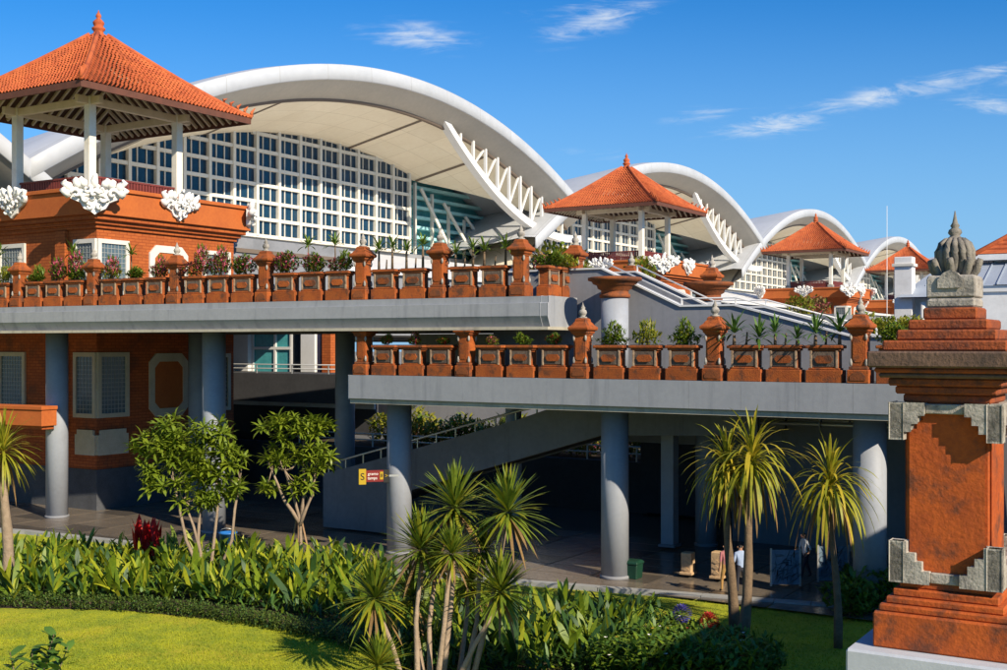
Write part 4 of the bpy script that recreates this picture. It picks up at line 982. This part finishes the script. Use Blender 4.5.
# dark flowering bushes at the bottom
bm_ = [leafmass(620, ell(.8,.7,.55,.55), .16, .36, .11, 'foliage', ['leaf_bush', 'leaf_pot', 'leaf_canna'], 80+s, main=.5) for s in range(3)]
for k, (x, y, s) in enumerate(((640,668,1.),(668,662,.9),(700,672,1.05),(730,668,.95),(762,676,.9),(655,684,1.1),(690,688,1.1),(735,690,1.1),(612,676,.9),(672,640,.7),(705,645,.7),(850,618,1.15),(874,612,1.25),(862,596,1.0))):
    lab = 'dark flowering bush in the shaded bed at the bottom' if k < 11 else 'dark green bush at the foot of the right palm'
    t = thing('bush', lab, 'bush', gp(x, y), rnd(0, 6), 'dark bushes at the bottom' if k < 11 else 'bushes by the right palm', s)
    link('foliage', bm_[k % 3], t)
    for q in range(3): MB().tube([(0,0,0),(rnd(-.2,.2),rnd(-.2,.2),.5)], [.03,.015], 5).build('stem', 'bark', t)
    if k < 11:
        for q in range(5):
            m_ = random.choice(['flower_yellow', 'flower_red', 'sign_white', 'flower_yellow']); v = dirv(rnd(0,6.28), rnd(.3,1.4)); mb = MB()
            for h in range(5): mb.blade(Vector((v.x*.75, v.y*.65, .55+v.z*.55)), dirv(h*1.26, .4), .07, .06, .2, 0, 2)
            mb.build('flower', m_, t)
def infill(label, x0, x1, y0, y1, n, seed):
    random.seed(seed); mb = MB()
    for i in range(n):
        x = rnd(x0, x1); y = rnd(y0(x), y1(x)); p = gp(x, y); p.z = rnd(.05, .45); mb.blade(p, dirv(rnd(0, 6.28), rnd(.2, 1.3)), rnd(.2, .5), rnd(.06, .13), .7, random.choice((0,0,1,1,2)), 3, cup=.2)
    o = stuff(mb.build('bed_foliage', ['leaf_bush', 'leaf_canna_dark', 'leaf_canna'])); o['label'] = label; o['category'] = 'foliage'
infill('low tangled leaves filling the ground under the long canna bed', -20, 400, lambda x: 560+max(0, x-300)*.18, lambda x: 603+(max(0, x-150)**1.6)*.0065, 5200, 31)
infill('low tangled leaves filling the ground under the right bed', 385, 660, lambda x: 606+max(0, x-520)*.05, lambda x: 676, 3600, 32)
def flowerball(name, label, x, y, m, r=.22):
    t = thing(name, label, 'flowers', gp(x, y)); mb = MB()
    for i in range(160):
        v = dirv(i*2.4, math.asin(1-2*(i+.5)/160)); mb.blade(Vector((0,0,.75))+v*r, v, .1, .08, .2, 0, 2)
    mb.build('bloom', m, t); MB().tube([(0,0,0),(0,0,.7)], .02, 5).build('stem', 'leaf_bush', t)
flowerball('violet_flowers', 'violet blue flower head in the shaded bed', 682, 640, 'flower_violet'); flowerball('red_flowers', 'orange red flower head right of the violet one', 709, 648, 'flower_red', .2)
# twig in the left bottom corner
t = thing('sapling', 'dark leafy sapling tip in the bottom left corner', 'plant', (gp(30, 720).x, gp(30,720).y, 0)); fo = link('foliage', None, t)
lm = MB().blade((0,0,0), (1,0,.35), .36, .22, .4, 0, 3, cup=.2).mesh('leaf', 'leaf_bush')
for (x0, y0), (x1, y1), nl in (((30,760),(54,634),22),((24,760),(10,652),14),((34,760),(32,650),16),((40,740),(68,646),14)):
    A = px(x0, y0, 26.7)-t.location; B = px(x1, y1, 26.7)-t.location; A.z = 0
    MB().tube([A, A.lerp(B, .5), B], [.03, .02, .008], 5).build('stem', 'bark', t)
    for i in range(nl): o = link('leaf', lm, fo, A.lerp(B, .45+.55*(i+.6)/nl), scale=rnd(.8,1.2)); o.rotation_euler = (rnd(-.4,.4), rnd(-.5,.2), i*2.2+rnd(-.4,.4))
# red-leaved clump
t = thing('red_cordyline', 'bright red leaved plant standing behind the canna bed', 'plant', gp(147, 571)); random.seed(5)
rl_ = MB().blade((0,0,0), (.12,0,1), 1.15, .26, .15, 0, 4, cup=.3).mesh('leaf', 'leaf_red')
for i in range(34): o = link('leaf', rl_, t, (rnd(-.42,.42), rnd(-.25,.25), rnd(.35,1.0)), scale=rnd(.75,1.05)); o.rotation_euler = (rnd(-.2,.2), rnd(-.15,.15), rnd(0,6.28))
MB().tube([(0,0,0),(0,0,.6)], .04, 6).build('stem', 'bark', t)
# plants in the planters
pot = [leafmass(260, ell(.46,.28,.22,.16), .1, .22, .07, 'foliage', ['leaf_pot', 'leaf_yellow', 'leaf_canna'], 90),
       leafmass(420, ell(.46,.3,.34,.28), .1, .2, .07, 'foliage', ['leaf_pot', 'flower_pink', 'leaf_hedge', 'flower_pink'], 91, main=.42),
       leafmass(300, ell(.46,.3,.28,.22), .12, .24, .07, 'foliage', ['leaf_bush', 'leaf_pot', 'flower_red'], 92, main=.5),
       leafmass(220, ell(.45,.28,.2,.14), .1, .2, .06, 'foliage', ['leaf_yellow', 'leaf_pot', 'leaf_canna_light'], 93)]
cyc = rosette(22, .62, .07, -.05, 1.3, 1.1, 1, 33, 4).mesh('fronds', ['leaf_pot'])
cycd = rosette(26, .7, .075, -.05, 1.3, 1.0, 1, 34, 4).mesh('fronds', ['leaf_bush'])
random.seed(3)
for (a, b, z, row, i, k, lab) in planter_spots:
    lab2 = lab.replace('terracotta planter', '%s in the planter', 1)
    if row == 'U' and (i, k) in ((1,2),(2,0),(2,1),(2,2),(3,0),(3,1),(3,2),(0,1)): kind, me, nm = 'pink flowering shrub', pot[1], 'potted_shrub'
    elif row == 'U' and i >= 4 or (row == 'L' and i == 3): kind, me, nm = 'small fronded plant', None, 'potted_cycad'
    elif row == 'L' and i == 1 and k == 2: kind, me, nm = 'red flowering shrub', pot[2], 'potted_shrub'
    elif row == 'L' and i == 0: kind, me, nm = 'dark leafy shrub', pot[2], 'potted_shrub'
    elif row == 'U': kind, me, nm = 'leafy shrub', pot[(i+k) % 2*3], 'potted_shrub'
    else: kind, me, nm = 'low leafy shrub', pot[(0, 3)[(k+i) % 2]], 'potted_shrub'
    t = thing(nm, lab2 % kind, 'plant', (W if row == 'L' else W2)(a, b, z+1.185), rnd(-.15,.15)-TH, 'plants in the planters', rnd(1.1, 1.4) if not (row == 'L' and i < 2) else rnd(.6, .8))
    MB().tube([(0,0,0),(.02,0,.3)], [.03,.02], 5).build('stem', 'bark', t)
    if me: 
        link('foliage', me, t, (rnd(-.12,.12),0,0), rnd(-.2,.2), scale=(rnd(1.0,1.25), .8, rnd(.7,1.2)))
        link('foliage', random.choice((me, me, pot[0], pot[1])), t, (rnd(-.25,.25),0,rnd(0,.12)), rnd(-.2,.2)+3.14, scale=(rnd(.5,.9), .7, rnd(.8,1.5)))
        if row == 'U' and rnd(0,1) < .3: MB().tube([(-.2,0,0),(-.22,0,.9)], [.035,.02], 5).build('stem', 'bark', t); link('fronds', cyc, t, (-.22, 0, .85), rnd(0,6))
    else:
        for q in range(2):
            x = (-.28, .27)[q]+rnd(-.06,.06); h = rnd(.08,.35) if row == 'L' else rnd(.15, .7)
            MB().tube([(x,0,0),(x,0,h)], [.045,.03], 6).build('stem', 'bark', t); link('fronds', cycd if row == 'L' else cyc, t, (x, 0, h), rnd(0,6), scale=rnd(.7,1.))
# plants beyond the stairs and below the deck
def shrub(label, p, s, me, grp): 
    t = thing('terrace_shrub', label, 'shrub', p, rnd(0,6), grp, s); link('foliage', me, t); MB().tube([(0,0,-.2),(0,0,.4)], .05, 5).build('stem', 'bark', t)
gm_ = [leafmass(420, ell(.8,.7,.6,.6), .16, .34, .1, 'foliage', ['leaf_yellow', 'leaf_canna', 'leaf_pot'], 100+s) for s in range(2)]
gm_.append(leafmass(420, ell(.8,.7,.6,.6), .16, .34, .1, 'foliage', ['leaf_dry', 'leaf_pot', 'flower_pink'], 103))
random.seed(9)
tb = thing('terrace_bed', 'raised terrace bed beyond the foot of the stairs', 'planter', px(905, 345, 48)-Vector((0,0,8.5)), -TH)
MB().box(-7, 8, -1, 9, 0, 8.55).build('wall', 'concrete_wall', tb); MB().box(-7.1, 8.1, -1.1, -.8, 8.4, 8.75).build('kerb', 'terracotta', tb)
for k in range(16):
    x = 862+rnd(0, 70); Z = 47.3+rnd(0, 3.5)
    v = px(x, 345, Z); v.z = 8.5; shrub('yellow green shrub on the terrace beyond the foot of the stairs', v, rnd(.6, 1.15), gm_[k % 2], 'shrubs beyond the stairs')
for k in range(22):
    v = W(-24+k*.95+rnd(-.4,.4), 17.2+rnd(0,2), 2.5); shrub('sunlit shrub behind the railing seen under the deck', v, rnd(1.1, 1.9), gm_[k % 3], 'shrubs seen under the deck')
for k, (x, y, Z, s) in enumerate(((547, 262, 47, 1.3), (560, 258, 49, 1.5), (575, 262, 52, 1.2), (640, 262, 58, 1.2), (800, 300, 60, 1.), (815, 302, 62, 1.1))):
    v = px(x, y, Z); t = thing('terrace_shrub', ['dry brownish shrub behind the upper deck corner', 'taller shrub behind the upper deck corner pillar', 'green shrub at the head of the stairs', 'small shrub before the staircase pavilion', 'yellow shrub before the distant tower', 'reddish shrub right of the yellow one before the distant tower'][k], 'shrub', (v.x, v.y, max(UZ1, v.z-1.2) if k < 4 else v.z-1.), rnd(0,6), None, s)
    link('foliage', gm_[(2, 0, 1, 1, 0, 2)[k]], t); MB().tube([(0,0,-.5),(0,0,.5)], .05, 5).build('stem', 'bark', t)
gb_ = site('garden_terrace', 'raised soil terrace behind the double rail under the deck', 'terrace'); MB().box(-30, -3, 16.01, 21, -.05, 2.52).build('soil', 'soil', gb_); MB().box(-30, -3, 20.99, 21.2, -.05, 2.7).build('kerb_wall', 'concrete_wall', gb_)
tp = site('stair_terrace', 'grey raised terrace behind the staircase', 'terrace'); MB().box(-6, 6.5, 5.0, 14, LZ1+.01, UZ1-.62).build('terrace_block', 'concrete_smooth', tp); MB().box(-6, 1.0, 4.4, 14, UZ1-.61, UZ1-.4).build('coping', 'concrete_smooth', tp)
t2 = thing('far_terrace', 'grey parapet terrace in front of the distant tower', 'terrace', W(-14, 30), -TH); MB().box(0, 20, 0, 20, 0, 9.0).build('terrace_block', 'concrete_smooth', t2); MB().box(-.1, 20.1, -.1, .2, 9.0, 9.2).build('coping', 'white_paint', t2)

# ================================================================== SMALL THINGS
# direction sign on the column
c = px(374, 476, 46.5); t = thing('direction_sign', 'red and yellow direction board fixed to the column above the ramp', 'sign', c, R(14), scale=.76)
MB().box(-.75, .75, -.05, .05, -.30, .30).build('board', 'sign_red', t, .01)
yb_ = MB().box(-.80, -.42, -.09, .06, -.42, .38).build('symbol_plate', 'sign_yellow', t, .01)
MB().box(.30, .47, -.07, .04, -.18, .22).build('small_symbol_plate', 'sign_yellow', t); MB().box(.49, .78, -.065, .055, -.34, .32).build('end_plate', 'sign_black', t)
def text(body, loc, size, m, parent, rot=(R(90), 0, 0), name='lettering'):
    cu = bpy.data.curves.new(name, 'FONT'); cu.body = body; cu.size = size; cu.align_x = 'CENTER'; cu.align_y = 'CENTER'; cu.extrude = .004
    o = bpy.data.objects.new(name, cu); col.objects.link(o); dg = bpy.context.evaluated_depsgraph_get(); me = bpy.data.meshes.new_from_object(o.evaluated_get(dg)); bpy.data.objects.remove(o)
    me.materials.clear(); me.materials.append(MATS[m]); o = link(name, me, parent, loc, rot=rot); return o
text('S', (-.61, -.1, -.02), .5, 'sign_black', yb_); text('8', (.385, -.08, .02), .26, 'sign_black', t)
text('>', (.64, -.075, .0), .3, 'sign_yellow', t)
text('gramo', (-.06, -.06, .12), .21, 'sign_white', t); text('tamps', (-.09, -.06, -.10), .21, 'sign_white', t)
MB().box(.72, 1.3, -.03, .03, -.05, .05).build('bracket', 'rail_metal', t)
# bin
t = thing('litter_bin', 'dark green litter bin right of the sunlit column', 'bin', gp(633, 578, .085), -TH, scale=.85)
MB().lathe([(.30,0),(.33,.62)], sq=True).build('bin_body', 'bin_green', t, .03); MB().lathe([(.36,.62),(.36,.70),(.28,.78)], sq=True).build('lid', 'bin_green', t, .02)
# carved sandstone bollards
for k, (x, y, h) in enumerate(((688, 574, .8), (718, 578, .95))):
    t = thing('carved_bollard', 'carved sandstone bollard, %s on the shaded pavement' % ['the left one', 'the right one'][k], 'bollard', gp(x, y, .2), -TH, 'carved bollards')
    MB().box(-.2,.2,-.2,.2,0,h).build('block', 'sandstone', t, .03); MB().box(-.25,.25,-.25,.25,0,.1).build('foot', 'sandstone', t, .02)
    for q in range(3): MB().prism([(-.13,.2+q*.2),(.0,.14+q*.2),(.13,.2+q*.2),(0,.3+q*.2)], -.225, -.19, 'y').build('relief', 'sandstone', t)
# upright panes added to imitate bright sky reflected in the polished floor
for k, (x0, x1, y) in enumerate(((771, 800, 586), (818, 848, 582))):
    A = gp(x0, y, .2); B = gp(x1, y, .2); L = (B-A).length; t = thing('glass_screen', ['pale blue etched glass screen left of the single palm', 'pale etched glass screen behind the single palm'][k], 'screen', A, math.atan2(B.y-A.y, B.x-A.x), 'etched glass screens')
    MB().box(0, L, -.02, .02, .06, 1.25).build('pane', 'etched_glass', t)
    mb = MB(); random.seed(77+k)
    for i in range(90): 
        an = rnd(0,6.28); mb.blade((rnd(.1,L-.1), -.035, rnd(.2,1.1)), (math.cos(an),0,math.sin(an)), .28, .06, .1, 0, 2)
    mb.build('etched_leaves', 'sign_black', t)  # leaf silhouettes of the reflection, painted dark
    for x in (0, L): MB().box(x-.03, x+.03, -.03, .03, 0, 1.3).build('post', 'rail_metal', t)
# blue bucket by the tree
t = thing('blue_bucket', 'blue plastic bucket behind the stems of the leafy tree', 'bucket', gp(228, 552, .2)); MB().lathe([(.26,0),(.34,.75),(.37,.75),(.37,.8),(.33,.8),(.26,.06)], 20).build('bucket_body', 'blue_plastic', t); MB().tube([(-.35,0,.76),(-.2,-.2,.95),(0,-.25,1.),(.2,-.2,.95),(.35,0,.76)], .015, 6).build('handle', 'rail_metal', t)

# people
def person(label, loc, rz, joints, mats, hgt=1.65):
    # joints: dict of pose points in metres, x right, y back, z up
    J = joints; bones = [('pelvis','spine'),('spine','chest'),('chest','neck'),('neck','head'),('head','crown')]
    for s in 'lr': bones += [('chest',s+'sh'),(s+'sh',s+'el'),(s+'el',s+'wr'),(s+'wr',s+'ha'),('pelvis',s+'hip'),(s+'hip',s+'kn'),(s+'kn',s+'an'),(s+'an',s+'to')]
    rad = dict(pelvis=(.15,.11), spine=(.13,.10), chest=(.16,.11), neck=(.055,.055), head=(.088,.10), crown=(.075,.085), sh=(.06,.06), el=(.042,.042), wr=(.03,.03), ha=(.036,.02), hip=(.09,.09), kn=(.06,.06), an=(.04,.04), to=(.04,.03))
    names = list(J); vs = [J[n] for n in names]; es = [(names.index(a), names.index(b)) for a, b in bones]; rr = [rad[n] if n in rad else rad[n[1:]] for n in names]
    for s in 'lr':               # five fingers rooted in the palm
        w = Vector(J[s+'wr']); h = Vector(J[s+'ha']); d = (h-w).normalized(); sd = d.cross(Vector((0,1,0))).normalized()
        for f in range(5):
            L = (.05,.075,.08,.072,.055)[f]; dd = (d+sd*(f-2)*.22+(sd*-.5 if f == 0 else Vector())).normalized(); i = len(vs)
            vs += [tuple(h+dd*L*.5), tuple(h+dd*L+Vector((0,-.012,0)))]; rr += [(.010,.010), (.008,.008)]; es += [(names.index(s+'ha'), i), (i, i+1)]
    me = bpy.data.meshes.new('body'); me.from_pydata(vs, es, [])
    o = bpy.data.objects.new('body', me); col.objects.link(o); o.modifiers.new('s', 'SKIN'); sm = o.modifiers.new('u', 'SUBSURF'); sm.levels = 1; sm.render_levels = 1
    for i, sv in enumerate(me.skin_vertices[0].data): sv.radius = rr[i]; sv.use_root = (i == names.index('pelvis'))
    dg = bpy.context.evaluated_depsgraph_get(); nm_ = bpy.data.meshes.new_from_object(o.evaluated_get(dg)); bpy.data.objects.remove(o)
    nm_.materials.clear()
    for m in mats: nm_.materials.append(MATS[m])   # skin, hair, top, bottom, shoe
    seg = []
    for a, b in bones:
        key = b[1:] if b[0] in 'lr' and b[1:] in rad else b
        mi = {'spine':2,'chest':2,'neck':2,'head':0,'crown':1,'sh':2,'el':2,'wr':0,'ha':0,'hip':3,'kn':3,'an':3,'to':4}[key]; seg.append((Vector(J[a]), Vector(J[b]), mi))
    for p in nm_.polygons:
        c = p.center; best = None
        for A, B, mi in seg:
            t_ = max(0, min(1, (c-A).dot(B-A)/max(1e-6, (B-A).length_squared))); d = (c-A.lerp(B, t_)).length
            if best is None or d < best[0]: best = (d, mi)
        mi = best[1]
        if mi == 0 and c.z > J['head'][2]-.02 and c.y > J['head'][1]+.0 and c.z > J['neck'][2]: mi = 1
        if mi in (2, 3) and c.z < J['pelvis'][2]+.02 and c.z > J['lkn'][2]-.6 and abs(c.x) < .3: mi = 3 if c.z < J['pelvis'][2] else mi
        p.material_index = mi; p.use_smooth = True
    t = thing('person', label, 'person', loc, rz); link('body', nm_, t)
    f = MB(); hx, hy, hz = J['head']
    f.lathe([(.002,-.02),(.016,-.01),(.012,.02),(.004,.035)], 6, (hx, hy-.095, hz+.005)); f.build('nose', mats[0], t)
    for s in (-1, 1): MB().lathe([(.001,-.008),(.011,0),(.001,.008)], 6, (hx+s*.034, hy-.088, hz+.035)).build('eye', 'sign_black', t); MB().lathe([(.004,-.03),(.02,0),(.004,.03)], 6, (hx+s*.092, hy, hz+.01)).build('ear', mats[0], t)
    MB().box(hx-.025, hx+.025, hy-.094, hy-.08, hz-.045, hz-.035).build('mouth', 'cloth_pink', t)
    return t
def pose(step=.15, arm=.1, bend=0., lift=0.):
    z = .86; J = dict(pelvis=(0,0,z), spine=(0,-.02-bend*.3,z+.18), chest=(0,-.02-bend,z+.40), neck=(0,-bend*1.3,z+.55), head=(0,-.02-bend*1.5,z+.66), crown=(0,-.01-bend*1.5,z+.76))
    for s, g_ in (('l',-1),('r',1)):
        k = g_*step
        J[s+'sh'] = (g_*.18,-.01-bend,z+.47); J[s+'el'] = (g_*.24, k*.5*arm*6-bend+.02, z+.19); J[s+'wr'] = (g_*.24, k*arm*6-bend-.10-lift*.2, z-.04+lift*.35); J[s+'ha'] = (g_*.235, k*arm*6-bend-.14-lift*.3, z-.11+lift*.38)
        J[s+'hip'] = (g_*.09,0,z-.04); J[s+'kn'] = (g_*.10,-k*.55-.03,z-.42); J[s+'an'] = (g_*.10,-k+.02,.08); J[s+'to'] = (g_*.11,-k-.12,.035)
    return J
person('person in a pink top and patterned batik skirt walking past the double palm', gp(726, 592, .2), R(200), pose(.12, .1), ['skin','hair','cloth_pink','cloth_batik','shoe'])
person('person in a light blue shirt and dark trousers beside the double palm', gp(741, 593, .2), R(190), pose(.06, .05, .03, .5), ['skin','hair','cloth_blue','cloth_dark','shoe'])
person('person in a white shirt and dark trousers walking by the glass screen', gp(806, 578, .2), R(285), pose(.24, .12, .05, .3), ['skin','hair','cloth_white','cloth_dark','shoe'])

# grass blades over the lawn in view
random.seed(99); gb = MB()
def blades(n, x0, x1, y0, y1):
    for i in range(n):
        x = rnd(x0, x1); y = y0+(y1-y0)*rnd(0,1)**.8; p = gp(x, y)
        h = rnd(.03, .07); an = rnd(0, 6.28); w = .012
        gb.add([(p.x-w*math.cos(an), p.y-w*math.sin(an), 0), (p.x+w*math.cos(an), p.y+w*math.sin(an), 0), (p.x+rnd(-.03,.03), p.y+rnd(-.03,.03), h)], [(0,1,2)])
blades(26000, -10, 400, 612, 680); blades(26000, 400, 1010, 590, 680)
g_ = gb.build('grass', 'blade'); stuff(g_); g_['label'] = 'short mown grass of the lawn'; g_['category'] = 'grass'
bpy.context.view_layer.update()
